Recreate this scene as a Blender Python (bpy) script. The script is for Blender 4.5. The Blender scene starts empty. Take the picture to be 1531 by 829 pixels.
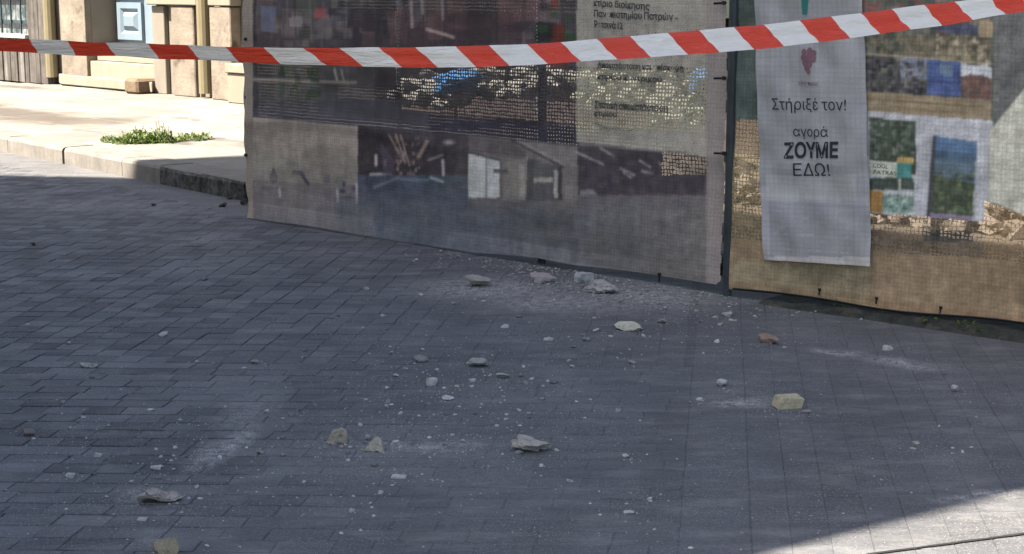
import bpy, bmesh, math, random
import numpy as np
from mathutils import Vector, Matrix, noise as mnoise

R = math.radians
S = bpy.context.scene
COL = S.collection
random.seed(7)
rng = np.random.default_rng(11)

# ------------------------------------------------------------------ camera, sky, sun, exposure
CAM_H, FOC, PITCH = 1.6, 2400.0, 10.49          # focal length in photograph pixels (photo is 1531 wide)
SUN_EL, SUN_TRAVEL = 55.0, Vector((0.85, 0.53)) # sun elevation, horizontal direction the light travels
cam_data = bpy.data.cameras.new('camera')
cam = bpy.data.objects.new('camera', cam_data)
COL.objects.link(cam)
cam.location = (0, 0, CAM_H)
cam.rotation_euler = (R(90 - PITCH), 0, 0)
cam_data.sensor_width = 36
cam_data.lens = FOC / 1531 * 36
cam_data.clip_start, cam_data.clip_end = 0.05, 2000
S.camera = cam

world = bpy.data.worlds.new('World')
S.world = world
world.use_nodes = True
wn = world.node_tree.nodes
sky = wn.new('ShaderNodeTexSky')
sky.sky_type = 'NISHITA'
sky.sun_disc = False
sky.sun_elevation = R(SUN_EL)
sky.sun_rotation = math.atan2(-SUN_TRAVEL.x, -SUN_TRAVEL.y)
sky.air_density, sky.dust_density, sky.ozone_density = 1.0, 2.2, 0.5
bg = wn['Background']
bg.inputs['Strength'].default_value = 0.070
world.node_tree.links.new(sky.outputs['Color'], bg.inputs['Color'])

sd = bpy.data.lights.new('sun', 'SUN')
sun = bpy.data.objects.new('sun', sd)
COL.objects.link(sun)
sd.energy, sd.angle, sd.color = 5.0, R(0.53), (1.0, 0.915, 0.80)
ce, se = math.cos(R(SUN_EL)), math.sin(R(SUN_EL))
tr = SUN_TRAVEL.normalized()
sun.rotation_euler = Vector((tr.x * ce, tr.y * ce, -se)).to_track_quat('-Z', 'Y').to_euler()
S.view_settings.view_transform = 'Standard'
S.view_settings.look = 'None'
S.view_settings.exposure = 2.28
S.view_settings.gamma = 1.0
S.view_settings.use_curve_mapping = False
S.cycles.max_bounces = 6
S.cycles.transparent_max_bounces = 12

# ------------------------------------------------------------------ measuring helpers
_cp, _sp = math.cos(R(PITCH)), math.sin(R(PITCH))
def ray(px, py):
    dx, dy = (px - 765.5) / FOC, (py - 414.5) / FOC
    return Vector((dx, _cp - dy * _sp, -_sp - dy * _cp))
def G(px, py, z=0.0):
    r = ray(px, py); t = (z - CAM_H) / r.z
    return Vector((r.x * t, r.y * t, z))
def V(px, py, y):
    r = ray(px, py); t = y / r.y
    return Vector((r.x * t, y, CAM_H + r.z * t))
def hit(px, py, p0, n):
    r = ray(px, py); o = Vector((0, 0, CAM_H))
    t = (p0 - o).dot(n) / r.dot(n)
    return o + r * t
def pix(P):
    x, y, z = P[..., 0], P[..., 1], P[..., 2] - CAM_H
    f = y * _cp - z * _sp; u = y * _sp + z * _cp
    return 765.5 + FOC * x / f, 414.5 - FOC * u / f

# ------------------------------------------------------------------ object helpers
def tag(o, label=None, cat=None, group=None, kind=None):
    if label: o['label'] = label
    if cat: o['category'] = cat
    if group: o['group'] = group
    if kind: o['kind'] = kind
    return o
def empty(name, loc=(0, 0, 0), rz=0.0):
    o = bpy.data.objects.new(name, None); COL.objects.link(o)
    o.location = loc; o.rotation_euler = (0, 0, rz); o.empty_display_size = 0.1
    return o
def link(name, me, mat=None, parent=None, loc=None):
    o = bpy.data.objects.new(name, me); COL.objects.link(o)
    if mat is not None and len(me.materials) == 0: me.materials.append(mat)
    if parent is not None: o.parent = parent
    if loc is not None: o.location = loc
    return o
def mesh(name, verts, faces, smooth=False):
    me = bpy.data.meshes.new(name)
    me.from_pydata([tuple(v) for v in verts], [], [tuple(f) for f in faces])
    me.update()
    if smooth: me.polygons.foreach_set('use_smooth', [True] * len(me.polygons))
    return me
class MB:
    def __init__(s): s.v, s.f = [], []
    def poly(s, pts, faces):
        b = len(s.v); s.v += [tuple(p) for p in pts]; s.f += [tuple(i + b for i in f) for f in faces]
    def box(s, x0, x1, y0, y1, z0, z1):
        s.poly([(x0,y0,z0),(x1,y0,z0),(x1,y1,z0),(x0,y1,z0),(x0,y0,z1),(x1,y0,z1),(x1,y1,z1),(x0,y1,z1)],
               [(0,3,2,1),(4,5,6,7),(0,1,5,4),(1,2,6,5),(2,3,7,6),(3,0,4,7)])
    def prism(s, pts, z0, z1):
        n = len(pts)
        s.poly([(p[0],p[1],z0) for p in pts] + [(p[0],p[1],z1) for p in pts],
               [tuple(range(n))[::-1], tuple(range(n, 2*n))] + [(i,(i+1)%n,(i+1)%n+n,i+n) for i in range(n)])
    def tube(s, a, b, r, n=8):
        a, b = Vector(a), Vector(b); d = (b - a).normalized()
        u = d.orthogonal().normalized(); w = d.cross(u)
        P = [a + (u*math.cos(2*math.pi*i/n) + w*math.sin(2*math.pi*i/n))*r for i in range(n)]
        Q = [p + (b - a) for p in P]
        s.poly(P + Q, [tuple(range(n))[::-1], tuple(range(n,2*n))] + [(i,(i+1)%n,(i+1)%n+n,i+n) for i in range(n)])
    def build(s, name, mat, parent=None, bevel=0.0, smooth=False):
        me = mesh(name, s.v, s.f, smooth)
        if bevel > 0:
            bm = bmesh.new(); bm.from_mesh(me)
            bmesh.ops.recalc_face_normals(bm, faces=bm.faces)
            bmesh.ops.bevel(bm, geom=bm.edges[:], offset=bevel, segments=1, affect='EDGES', profile=0.5)
            bm.to_mesh(me); bm.free()
        return link(name, me, mat, parent)

# ------------------------------------------------------------------ material helpers
def lin(c):
    c = np.asarray(c, float) / 255
    return np.where(c <= 0.04045, c / 12.92, ((c + 0.055) / 1.055) ** 2.4)
class NT:
    def __init__(s, name):
        s.m = bpy.data.materials.new(name); s.m.use_nodes = True
        s.t = s.m.node_tree; s.b = s.t.nodes['Principled BSDF']; s.out = s.t.nodes['Material Output']
        s.b.inputs['Specular IOR Level'].default_value = 0.25
    def n(s, typ, **kw):
        x = s.t.nodes.new(typ)
        for k, v in kw.items(): setattr(x, k, v)
        return x
    def set(s, sock, v):
        if hasattr(v, 'is_output') or isinstance(v, bpy.types.NodeSocket): s.t.links.new(v, sock)
        else: sock.default_value = v
    def math(s, op, a, b=0.5, c=0.5, clamp=False):
        x = s.n('ShaderNodeMath', operation=op, use_clamp=clamp)
        s.set(x.inputs[0], a); s.set(x.inputs[1], b); s.set(x.inputs[2], c); return x.outputs[0]
    def vmath(s, op, a, b=(0,0,0)):
        x = s.n('ShaderNodeVectorMath', operation=op); s.set(x.inputs[0], a); s.set(x.inputs[1], b)
        return x.outputs['Value'] if op in ('LENGTH','DISTANCE','DOT_PRODUCT') else x.outputs['Vector']
    def mix(s, f, a, b, blend='MIX'):
        x = s.n('ShaderNodeMix', data_type='RGBA', blend_type=blend)
        s.set(x.inputs[0], f); s.set(x.inputs[6], a if not isinstance(a, tuple) else (*a, 1)[:4])
        s.set(x.inputs[7], b if not isinstance(b, tuple) else (*b, 1)[:4]); return x.outputs[2]
    def noise(s, vec, scale, detail=4, rough=0.6, dist=0.0):
        x = s.n('ShaderNodeTexNoise'); s.set(x.inputs['Vector'], vec)
        x.inputs['Scale'].default_value = scale; x.inputs['Detail'].default_value = detail
        x.inputs['Roughness'].default_value = rough; x.inputs['Distortion'].default_value = dist
        return x.outputs['Fac']
    def ramp(s, f, lo, hi, a=0.0, b=1.0):
        x = s.n('ShaderNodeMapRange'); s.set(x.inputs['Value'], f)
        for k, v in zip(('From Min','From Max','To Min','To Max'), (lo, hi, a, b)): x.inputs[k].default_value = v
        return x.outputs[0]
    def bump(s, h, strength, dist=0.01):
        x = s.n('ShaderNodeBump'); x.inputs['Strength'].default_value = strength; x.inputs['Distance'].default_value = dist
        s.set(x.inputs['Height'], h); s.t.links.new(x.outputs[0], s.b.inputs['Normal'])
    def base(s, c): s.set(s.b.inputs['Base Color'], c if not isinstance(c, tuple) else (*c, 1)[:4])
    def rough(s, r): s.b.inputs['Roughness'].default_value = r
    def wpos(s): return s.n('ShaderNodeNewGeometry').outputs['Position']
    def opos(s): return s.n('ShaderNodeTexCoord').outputs['Object']

def simple(name, c, var=0.25, scale=8, rough=0.8, bump=0.15, dist=0.01, metal=0.0, streak=0.0, spots=None):
    t = NT(name); p = t.wpos()
    n1 = t.noise(p, scale, 5, 0.65)
    k = t.ramp(n1, 0.3, 0.7, 1 - var, 1 + var)
    c4 = t.mix(1.0, tuple(c), (1,1,1), 'MULTIPLY')
    cc = t.n('ShaderNodeVectorMath', operation='SCALE'); t.set(cc.inputs[0], c4); t.set(cc.inputs['Scale'], k)
    colr = cc.outputs['Vector']
    if streak:
        mp = t.n('ShaderNodeMapping'); t.set(mp.inputs['Vector'], p); mp.inputs['Scale'].default_value = (7, 7, 0.5)
        s_ = t.ramp(t.noise(mp.outputs[0], 2.2, 4, 0.6), 0.45, 0.72, 0, streak)
        colr = t.mix(s_, colr, tuple(x * 0.35 for x in c))
    if spots:
        s_ = t.ramp(t.noise(p, spots[0], 3, 0.6), spots[1], spots[1] + 0.08, 0, 1)
        colr = t.mix(s_, colr, spots[2])
    t.base(colr); t.rough(rough); t.b.inputs['Metallic'].default_value = metal
    if bump: t.bump(t.noise(p, scale * 6, 5, 0.7), bump, dist)
    return t.m

# ------------------------------------------------------------------ main ground geometry
A = G(372, 326); B = G(1083, 442); C = G(1531, 507)
d1 = (B - A).normalized(); L1 = (B - A).length
d2 = (C - B).normalized(); L2 = (C - B).length + 1.3
n1 = Vector((d1.y, -d1.x, 0)); n2 = Vector((d2.y, -d2.x, 0))
if n1.y > 0: n1 = -n1
if n2.y > 0: n2 = -n2
K0 = G(-260, 173.5); K1 = G(370, 303)
kd0 = (K1 - K0).normalized()
K1 = K1 + kd0 * 0.15
K2 = K1 + d1 * 0.0
kerb_pts = [K0 - kd0 * 12, K1, K1 + d1 * 14]
def kerb_normal(d): 
    v = Vector((-d.y, d.x, 0)); return v if v.y > 0 else -v
def kerb_dist(x, y):       # signed distance: positive on the pavement side
    p = Vector((x, y, 0))
    da = (p - K1).dot(kerb_normal(kd0)); db = (p - K1).dot(kerb_normal(d1))
    return max(da, db) if False else (da if (p - K1).dot(kd0) < 0 else db)

# dust patches on the street, plus brightness painted at the sunlit corner: (px, py, half length px, half depth px, world angle deg, strength)
def patch(px, py, lx, ly, ang, s):
    c = G(px, py); d = c.y
    return (c.x, c.y, lx * d / FOC, ly * d * d / (FOC * CAM_H), ang, s)
def trail(px0, py0, px1, py1, w, s):
    a_, b_ = G(px0, py0), G(px1, py1); c = (a_ + b_)/2; d = b_ - a_
    return (c.x, c.y, d.length/2*1.1, w, math.degrees(math.atan2(d.y, d.x)), s)
DUST_AND_LIT = [trail(590, 428, 880, 436, 0.42, 1.0), trail(690, 440, 1000, 462, 0.34, 0.9), trail(710, 440, 880, 470, 0.22, 0.85), trail(860, 425, 1070, 462, 0.42, 1.0),
        trail(272, 712, 400, 628, 0.085, 1.0), trail(330, 668, 400, 575, 0.13, 0.5), trail(170, 745, 270, 738, 0.13, 0.7),
        trail(500, 668, 770, 664, 0.11, 0.85), trail(540, 672, 640, 668, 0.14, 0.6), trail(480, 662, 600, 680, 0.22, 0.35),
        trail(1050, 604, 1165, 600, 0.11, 1.0), trail(1200, 522, 1290, 533, 0.09, 1.0), trail(1280, 534, 1425, 553, 0.09, 1.0), trail(1370, 744, 1560, 738, 0.05, 0.9), trail(1100, 470, 1290, 520, 0.30, 0.25),  # streak at the sunlit corner adds brightness by colour
        trail(210, 812, 290, 800, 0.12, 0.5), trail(250, 375, 345, 345, 0.22, 0.45), trail(200, 400, 400, 392, 0.4, 0.35), trail(-100, 300, 370, 318, 0.5, 0.40),
        trail(420, 640, 800, 720, 0.5, 0.22), trail(250, 560, 420, 575, 0.5, 0.22), trail(600, 560, 860, 600, 0.5, 0.16), trail(20, 545, 220, 560, 0.4, 0.2)]
def ground_material(name, attr=False, base=(0.079, 0.0795, 0.083), var=0.13, smooth=False):
    t = NT(name); p = t.wpos()
    if attr: rnd = t.n('ShaderNodeAttribute', attribute_name='tint').outputs['Fac']
    else: rnd = t.n('ShaderNodeObjectInfo').outputs['Random']
    sx = t.n('ShaderNodeSeparateXYZ'); t.set(sx.inputs[0], p)
    wx = t.ramp(t.math('ADD', sx.outputs[0], t.ramp(t.noise(p, 0.9, 2, 0.5), 0.3, 0.7, -0.4, 0.4)), -2.0, -0.3, 0.36, 0.07)   # stones are more mixed in the worn left field
    k = t.math('ADD', 1.0, t.math('MULTIPLY', t.math('SUBTRACT', rnd, 0.5), t.math('MULTIPLY', wx, 2.0 if var > 0 else 0.0)))
    k = t.math('MULTIPLY', k, t.ramp(t.noise(p, 1.3, 4, 0.6), 0.3, 0.7, 0.84, 1.16))
    k = t.math('MULTIPLY', k, t.ramp(t.noise(p, 60, 4, 0.7), 0.3, 0.7, 0.80, 1.2))
    mp = t.n('ShaderNodeMapping'); t.set(mp.inputs['Vector'], p); mp.inputs['Scale'].default_value = (1.6, 15, 1)
    k = t.math('MULTIPLY', k, t.ramp(t.noise(mp.outputs[0], 1.0, 6, 0.7), 0.3, 0.7, 0.87, 1.14))
    cc = t.n('ShaderNodeVectorMath', operation='SCALE'); t.set(cc.inputs[0], base); t.set(cc.inputs['Scale'], k)
    colr = cc.outputs['Vector']
    # general thin dust in uneven streaks plus speckle
    mp = t.n('ShaderNodeMapping'); t.set(mp.inputs['Vector'], p); mp.inputs['Scale'].default_value = (1.0, 2.2, 1)
    fine = t.ramp(t.noise(mp.outputs[0], 3.2, 7, 0.75), 0.48, 0.82, 0, 0.34)
    speck = t.ramp(t.noise(p, 130, 2, 0.5), 0.58, 0.68, 0, 0.55)
    speck = t.math('MULTIPLY', speck, t.ramp(t.noise(p, 2.4, 3, 0.6), 0.35, 0.65, 0.15, 1))
    dust = t.math('MAXIMUM', fine, speck)
    wob = t.n('ShaderNodeTexNoise'); t.set(wob.inputs['Vector'], p); wob.inputs['Scale'].default_value = 5.0; wob.inputs['Detail'].default_value = 5
    off = t.vmath('MULTIPLY', t.vmath('SUBTRACT', wob.outputs['Color'], (0.5, 0.5, 0.5)), (0.20, 0.20, 0))
    pw = t.vmath('ADD', p, off)
    grain = t.math('MULTIPLY', t.ramp(t.noise(p, 22, 7, 0.8), 0.40, 0.57, 0.06, 1.0), t.ramp(t.noise(p, 150, 2, 0.6), 0.40, 0.56, 0.25, 1.0))
    for (cx, cy, rx, ry, ang, st) in DUST_AND_LIT:
        mp = t.n('ShaderNodeMapping', vector_type='TEXTURE'); t.set(mp.inputs['Vector'], pw)
        mp.inputs['Location'].default_value = (cx, cy, 0); mp.inputs['Rotation'].default_value = (0, 0, R(ang)); mp.inputs['Scale'].default_value = (rx, ry, 1000)
        f = t.ramp(t.vmath('LENGTH', mp.outputs[0]), 1.15, 0.15, 0, st)
        dust = t.math('MAXIMUM', dust, t.math('MULTIPLY', f, grain))
    colr = t.mix(dust, colr, (0.36, 0.342, 0.32))
    t.base(colr); t.rough(0.82)
    t.bump(t.noise(p, 90, 5, 0.7), 0.35, 0.004)
    return t.m
M_sett = ground_material('street stone')
M_sett_mass = ground_material('street stone mass', attr=True)
M_joint = ground_material('joint sand', base=(0.060, 0.062, 0.067), var=0.0)
M_asphalt = ground_material('gutter asphalt', base=(0.086, 0.084, 0.084), var=0.0)

def ring_poly(z, half=260): return [(-half,-half,z),(half,-half,z),(half,half,z),(-half,half,z)]
ground = link('ground', mesh('ground', ring_poly(-0.03), [(0,1,2,3)]), simple('far ground', (0.12,0.115,0.11), 0.2, 0.5))
tag(ground, kind='structure')

# ---- street: base sheet + individually laid stones
U = Vector((0.999, -0.035)); W = Vector((0.13, 0.9915)); DET = U.x*W.y - U.y*W.x
V_, F_ = [], []
for i in range(73):
    for j in range(53):
        x, y = -9 + i*0.25, -4 + j*0.5; a_ = (x*W.y - y*W.x)/DET
        f = min(1, max(0, (a_ + 2.3)/1.5)); f = max(f, min(1, max(0, (y - 8.6)/1.6)))
        V_.append((x, y, -0.0036 + 0.0021*f + 0.0004*mnoise.noise(Vector((x*2.3, y*2.3, 5)))))
for i in range(72):
    for j in range(52): F_.append((i*53+j, (i+1)*53+j, (i+1)*53+j+1, i*53+j+1))
street = link('street', mesh('street', V_, F_), M_joint)
tag(street, kind='structure')
U = Vector((0.999, -0.035)); W = Vector((0.13, 0.9915)); DET = U.x*W.y - U.y*W.x
def uv(x, y): return ((x*W.y - y*W.x)/DET, (U.x*y - U.y*x)/DET)
def xy(a, b): return (a*U.x + b*W.x, a*U.y + b*W.y)
cells = []
def visible(x, y, m=0.35):
    half = (y * 765.5 / FOC) + m
    return abs(x) < half and y > 4.47 - 0.8
def fill(a0, a1, cu, cv, stagger, jit, bs=3.5):
    na = int(round((a1 - a0) / cu))
    for i in range(na):
        ca = a0 + (i + 0.5) * cu
        b = bs + (random.random() * cv if stagger else 0)
        while b < 17:
            l = cv * (random.uniform(0.75, 1.3) if stagger else 1.0)
            cb = b + l / 2; b += l
            x, y = xy(ca, cb)
            if (kerb_dist(x, y) > -0.30) and not (x > -1.7 and kerb_dist(x, y) < -0.06): continue
            if not visible(x, y): continue
            cells.append((ca, cb, cu, l, y, jit))
def fill_rows(a0, a1, b0, b1, pitch, lmin, lmax, jit):
    for r in range(int(round((b1-b0)/pitch))):
        a = a1
        while a > a0:
            l = random.uniform(lmin, lmax) if a < a1 else random.uniform(lmin*.5, lmax)
            ca, cb = a - l/2, b0 + (r+.5)*pitch; a -= l
            x, y = xy(ca, cb)
            if (kerb_dist(x, y) > -0.30) and not (x > -1.7 and kerb_dist(x, y) < -0.06): continue
            if visible(x, y): cells.append((ca, cb, l, pitch, y, jit))
fill_rows(-3.0, -0.10, 3.5, 6.62, 0.104, 0.11, 0.22, 0.008)
fill(-6.4, -0.10, 0.116, 0.116, False, 0.012, 6.62)
fill(-0.10, 0.113, 0.2130, 0.50, True, 0.003)
fill(0.113, 3.6, 0.1163, 0.40, True, 0.003)
random.shuffle(cells)
def sett_verts(ca, cb, cu, cv, jit, gap, h, flat=1.0):
    a0, a1 = ca - cu/2 + gap/2, ca + cu/2 - gap/2
    b0, b1 = cb - cv/2 + gap/2, cb + cv/2 - gap/2
    j = lambda: random.uniform(-jit, jit) * 0.5
    low = [xy(a0+j(), b0+j()), xy(a1+j(), b0+j()), xy(a1+j(), b1+j()), xy(a0+j(), b1+j())]
    cx = sum(p[0] for p in low)/4; cy = sum(p[1] for p in low)/4
    e = 0.003
    top = []
    for (x, y) in low:
        l = math.hypot(x-cx, y-cy); top.append((x + (cx-x)/l*e*1.4, y + (cy-y)/l*e*1.4))
    tx, ty = random.gauss(0, 0.005)*flat, random.gauss(0, 0.005)*flat
    zz = lambda x, y: h + (x-cx)*tx + (y-cy)*ty
    v = [(x, y, -0.05) for x, y in low] + [(x, y, zz(x,y)-0.0012) for x, y in low] + [(x, y, zz(x,y)) for x, y in top]
    f = [(8,9,10,11)] + [(i,(i+1)%4,(i+1)%4+4,i+4) for i in range(4)] + [(i+4,(i+1)%4+4,(i+1)%4+8,i+8) for i in range(4)]
    return v, f
near = sorted(cells, key=lambda c: -(c[2]*c[3])/(c[4]**3) if visible(*xy(c[0],c[1]), -0.02) and c[4] > 4.55 else 0)
singles, rest = near[:295], near[295:]
# shared shapes for the 295 nearest stones
shapes = {}
for c in singles:
    fz = 1.0 if c[0] < -1.5 else 0.3
    key = (round(c[2],2), round(c[3],2), fz, random.randrange(4))
    if key not in shapes:
        v, f = sett_verts(0, 0, round(c[2],2) if c[2] > 0.165 else c[2], round(c[3],2), c[5], 0.0045 if fz == 1.0 else 0.0032, 0.0, fz)
        shapes[key] = mesh('paving_stone', v, f)
        shapes[key].materials.append(M_sett)
    x, y = xy(c[0], c[1])
    o = bpy.data.objects.new('paving_stone', shapes[key]); COL.objects.link(o)
    o.parent = street; o.location = (x, y, random.uniform(-0.0015, 0.0015)*fz)
vs, fs, tint = [], [], []
for c in rest:
    v, f = sett_verts(c[0], c[1], c[2], c[3], c[5], 0.0045 if c[0] < -1.5 else 0.0032, random.uniform(-0.0015, 0.0015)*(1.0 if c[0] < -1.5 else 0.3), 1.0 if c[0] < -1.5 else 0.3)
    b = len(vs); vs += v; fs += [tuple(i+b for i in q) for q in f]; tint += [random.random()] * 12
me = mesh('paving_stones_beyond', vs, fs)
at = me.attributes.new('tint', 'FLOAT', 'POINT'); at.data.foreach_set('value', tint)
tag(link('paving_stones_beyond', me, M_sett_mass, street), kind='stuff')

ja, jb = G(1296, 831), G(1560, 796); jd = (jb-ja).normalized(); jb = ja + jd*4.0; jn = Vector((-jd.y, jd.x, 0)); m = MB()
jp = [ja.lerp(jb, i/90) for i in range(91)]
jl = [q + jn*(0.006+random.uniform(-.002,.002)) for q in jp]; jr = [q - jn*(0.006+random.uniform(-.002,.002)) for q in jp]
m.poly([(q.x,q.y,0.0045) for q in jl+jr], [(i,i+91,i+92,i+1) for i in range(90)])
m.build('tar_joint', simple('tar', (0.02,0.019,0.018), 0.3, 20, 0.7, 0.2), street)

# ---- gutter strip beside the kerb (smooth worn asphalt)
gk = kerb_normal(kd0); gk1 = kerb_normal(d1)
gv = []
NG = 40
for i in range(NG + 13):
    if i <= NG: p = (K0 - kd0*8).lerp(K1 - kd0*0.05, i/NG); nn_ = gk
    else: p = K1 + d1*((i-NG)*0.1); nn_ = gk1
    w = 0.44 + 0.05*math.sin(i*1.7) + 0.05*math.sin(i*0.6+1) - 0.10*max(0, min(1, (i-NG)/6))
    gv += [p - nn_*w, p + nn_*0.05]
gl = []
for i in range(0, len(gv), 2):
    o_, n_ = gv[i], gv[i+1]; q = o_.lerp(n_, 0.22)
    gl += [(o_.x, o_.y, -0.004), (q.x, q.y, 0.0026), (n_.x, n_.y, 0.0035)]
gut = mesh('gutter', gl, [f for i in range(NG+12) for f in ((3*i, 3*i+3, 3*i+4, 3*i+1), (3*i+1, 3*i+4, 3*i+5, 3*i+2))], True)
tag(link('gutter', gut, M_asphalt), kind='structure')

# ---- kerb stones
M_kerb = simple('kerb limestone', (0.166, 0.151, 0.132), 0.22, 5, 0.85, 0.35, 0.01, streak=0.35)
t = NT('kerb dark sided'); p = t.wpos()
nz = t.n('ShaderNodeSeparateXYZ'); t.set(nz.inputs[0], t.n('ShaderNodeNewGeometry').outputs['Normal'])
side_f = t.math('MULTIPLY', t.ramp(nz.outputs[2], 0.85, 0.45, 0, 1), t.ramp(t.noise(p, 7, 5, 0.7), 0.30, 0.52, 0.35, 1))  # side faces mixed darker than the top, unevenly
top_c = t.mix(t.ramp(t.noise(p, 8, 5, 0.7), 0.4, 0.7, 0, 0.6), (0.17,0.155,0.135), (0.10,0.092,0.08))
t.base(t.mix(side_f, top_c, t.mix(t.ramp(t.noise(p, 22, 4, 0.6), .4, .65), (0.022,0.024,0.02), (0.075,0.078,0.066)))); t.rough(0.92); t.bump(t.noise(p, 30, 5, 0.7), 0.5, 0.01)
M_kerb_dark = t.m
kerb = empty('kerb', (0,0,0)); tag(kerb, kind='structure')
def kerb_stone(p0, p1, dn, mat, h):
    m = MB(); w = 0.30
    q = [p0, p1, p1 + dn*w, p0 + dn*w]
    nn = 6
    # slightly irregular worn block, rounded front edge
    prof = [(0.0,-0.04),(0.0,h-0.03),(0.012,h-0.008),(0.035,h),(w,h+0.002),(w,-0.04)]
    V_ = []
    for i in range(nn+1):
        p = p0.lerp(p1, i/nn)
        for (o, z) in prof:
            k = random.uniform(-0.004, 0.004) if 0 < i < nn else 0
            V_.append(p + dn*(o + k) + Vector((0,0,z + random.uniform(-.003,.003))))
    np_ = len(prof); F = []
    for i in range(nn):
        for k in range(np_ - 1): F.append((i*np_+k, (i+1)*np_+k, (i+1)*np_+k+1, i*np_+k+1))
    F += [tuple(range(np_)), tuple(range(nn*np_, (nn+1)*np_))[::-1]]
    m.poly(V_, F); return m.build('kerb_stone', mat, kerb)
# joints measured along the kerb in the photograph
def kerb_s(px):  # distance from K1 back along the kerb front edge at this picture column
    best = min(range(0, 1600), key=lambda i: abs(float(pix(np.array((K1 - kd0*(i*0.01)).to_tuple()))[0]) - px))
    return best * 0.01
joints = [kerb_s(x) for x in (366, 300, 240, 183, 97, 12, -60, -140, -230)] 
dn0 = kerb_normal(kd0)
for i in range(len(joints) - 1):
    g = 0.025 if abs(i - 4) < 1 else 0.004
    g0 = 0.045 if i == 4 else 0.004
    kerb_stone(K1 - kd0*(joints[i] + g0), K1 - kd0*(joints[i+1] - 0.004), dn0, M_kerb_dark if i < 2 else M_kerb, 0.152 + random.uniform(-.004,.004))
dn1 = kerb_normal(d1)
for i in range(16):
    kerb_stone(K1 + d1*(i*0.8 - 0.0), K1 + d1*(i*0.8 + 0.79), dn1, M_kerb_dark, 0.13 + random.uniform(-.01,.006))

# ---- pavement (sidewalk) behind the kerb
M_walk_base = simple('pavement bed', (0.20, 0.18, 0.15), 0.3, 4)
t = NT('pavement slab'); p = t.wpos()
k = t.math('MULTIPLY', t.ramp(t.n('ShaderNodeObjectInfo').outputs['Random'], 0, 1, 0.86, 1.14), t.ramp(t.noise(p, 2.2, 5, 0.65), 0.3, 0.7, 0.80, 1.2))
cc = t.n('ShaderNodeVectorMath', operation='SCALE'); t.set(cc.inputs[0], (0.165, 0.155, 0.134)); t.set(cc.inputs['Scale'], k)
cl = cc.outputs['Vector']
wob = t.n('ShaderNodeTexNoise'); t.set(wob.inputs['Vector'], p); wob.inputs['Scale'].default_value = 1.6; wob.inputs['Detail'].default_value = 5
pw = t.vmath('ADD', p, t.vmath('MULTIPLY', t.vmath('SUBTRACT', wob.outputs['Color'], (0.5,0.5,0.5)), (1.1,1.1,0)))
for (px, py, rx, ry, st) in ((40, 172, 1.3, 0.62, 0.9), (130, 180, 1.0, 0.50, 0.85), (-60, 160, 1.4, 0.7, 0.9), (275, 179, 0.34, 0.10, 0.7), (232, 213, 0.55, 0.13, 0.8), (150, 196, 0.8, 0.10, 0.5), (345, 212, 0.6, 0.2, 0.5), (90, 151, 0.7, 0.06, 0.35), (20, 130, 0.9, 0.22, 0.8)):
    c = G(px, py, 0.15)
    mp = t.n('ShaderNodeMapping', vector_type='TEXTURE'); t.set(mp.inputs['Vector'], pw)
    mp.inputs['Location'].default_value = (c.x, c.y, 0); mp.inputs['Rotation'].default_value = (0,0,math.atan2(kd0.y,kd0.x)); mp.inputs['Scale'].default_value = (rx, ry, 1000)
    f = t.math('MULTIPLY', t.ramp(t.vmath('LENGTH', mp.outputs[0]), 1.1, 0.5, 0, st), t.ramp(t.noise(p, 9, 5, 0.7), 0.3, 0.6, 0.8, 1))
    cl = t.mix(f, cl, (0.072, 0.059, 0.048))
t.base(cl); t.rough(0.85); t.bump(t.noise(p, 30, 5, 0.7), 0.3, 0.006)
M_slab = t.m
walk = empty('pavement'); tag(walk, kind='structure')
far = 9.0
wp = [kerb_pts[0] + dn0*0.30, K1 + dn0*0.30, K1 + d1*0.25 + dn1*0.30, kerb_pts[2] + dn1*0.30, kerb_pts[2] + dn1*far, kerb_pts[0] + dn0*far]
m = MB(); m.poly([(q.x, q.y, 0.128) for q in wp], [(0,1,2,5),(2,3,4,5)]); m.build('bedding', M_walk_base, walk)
slab_shapes = []
for i in range(6):
    m = MB(); w, l = 0.62, 0.94; e = 0.01
    j = [random.uniform(-.003,.003) for _ in range(4)]
    m.poly([(0,0,-.03),(l,0,-.03),(l,w,-.03),(0,w,-.03),(0,0,-.006),(l,0,-.006),(l,w,-.006),(0,w,-.006),
            (e,e,j[0]),(l-e,e,j[1]),(l-e,w-e,j[2]),(e,w-e,j[3])],
           [(8,9,10,11)] + [(q,(q+1)%4,(q+1)%4+4,q+4) for q in range(4)] + [(q+4,(q+1)%4+4,(q+1)%4+8,q+8) for q in range(4)])
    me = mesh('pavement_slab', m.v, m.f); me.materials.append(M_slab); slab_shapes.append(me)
ang0 = math.atan2(kd0.y, kd0.x)
for r in range(6):
    for c in range(15):
        pos = K1 - kd0*(12.2 - c*0.95 - (0.47 if r % 2 else 0)) + dn0*(0.31 + r*0.63)
        if pos.x > -0.9: continue
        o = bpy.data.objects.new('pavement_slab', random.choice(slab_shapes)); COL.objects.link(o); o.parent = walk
        o.location = (pos.x, pos.y, 0.148 + random.uniform(-.002,.002)); o.rotation_euler = (0,0,ang0)

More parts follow.
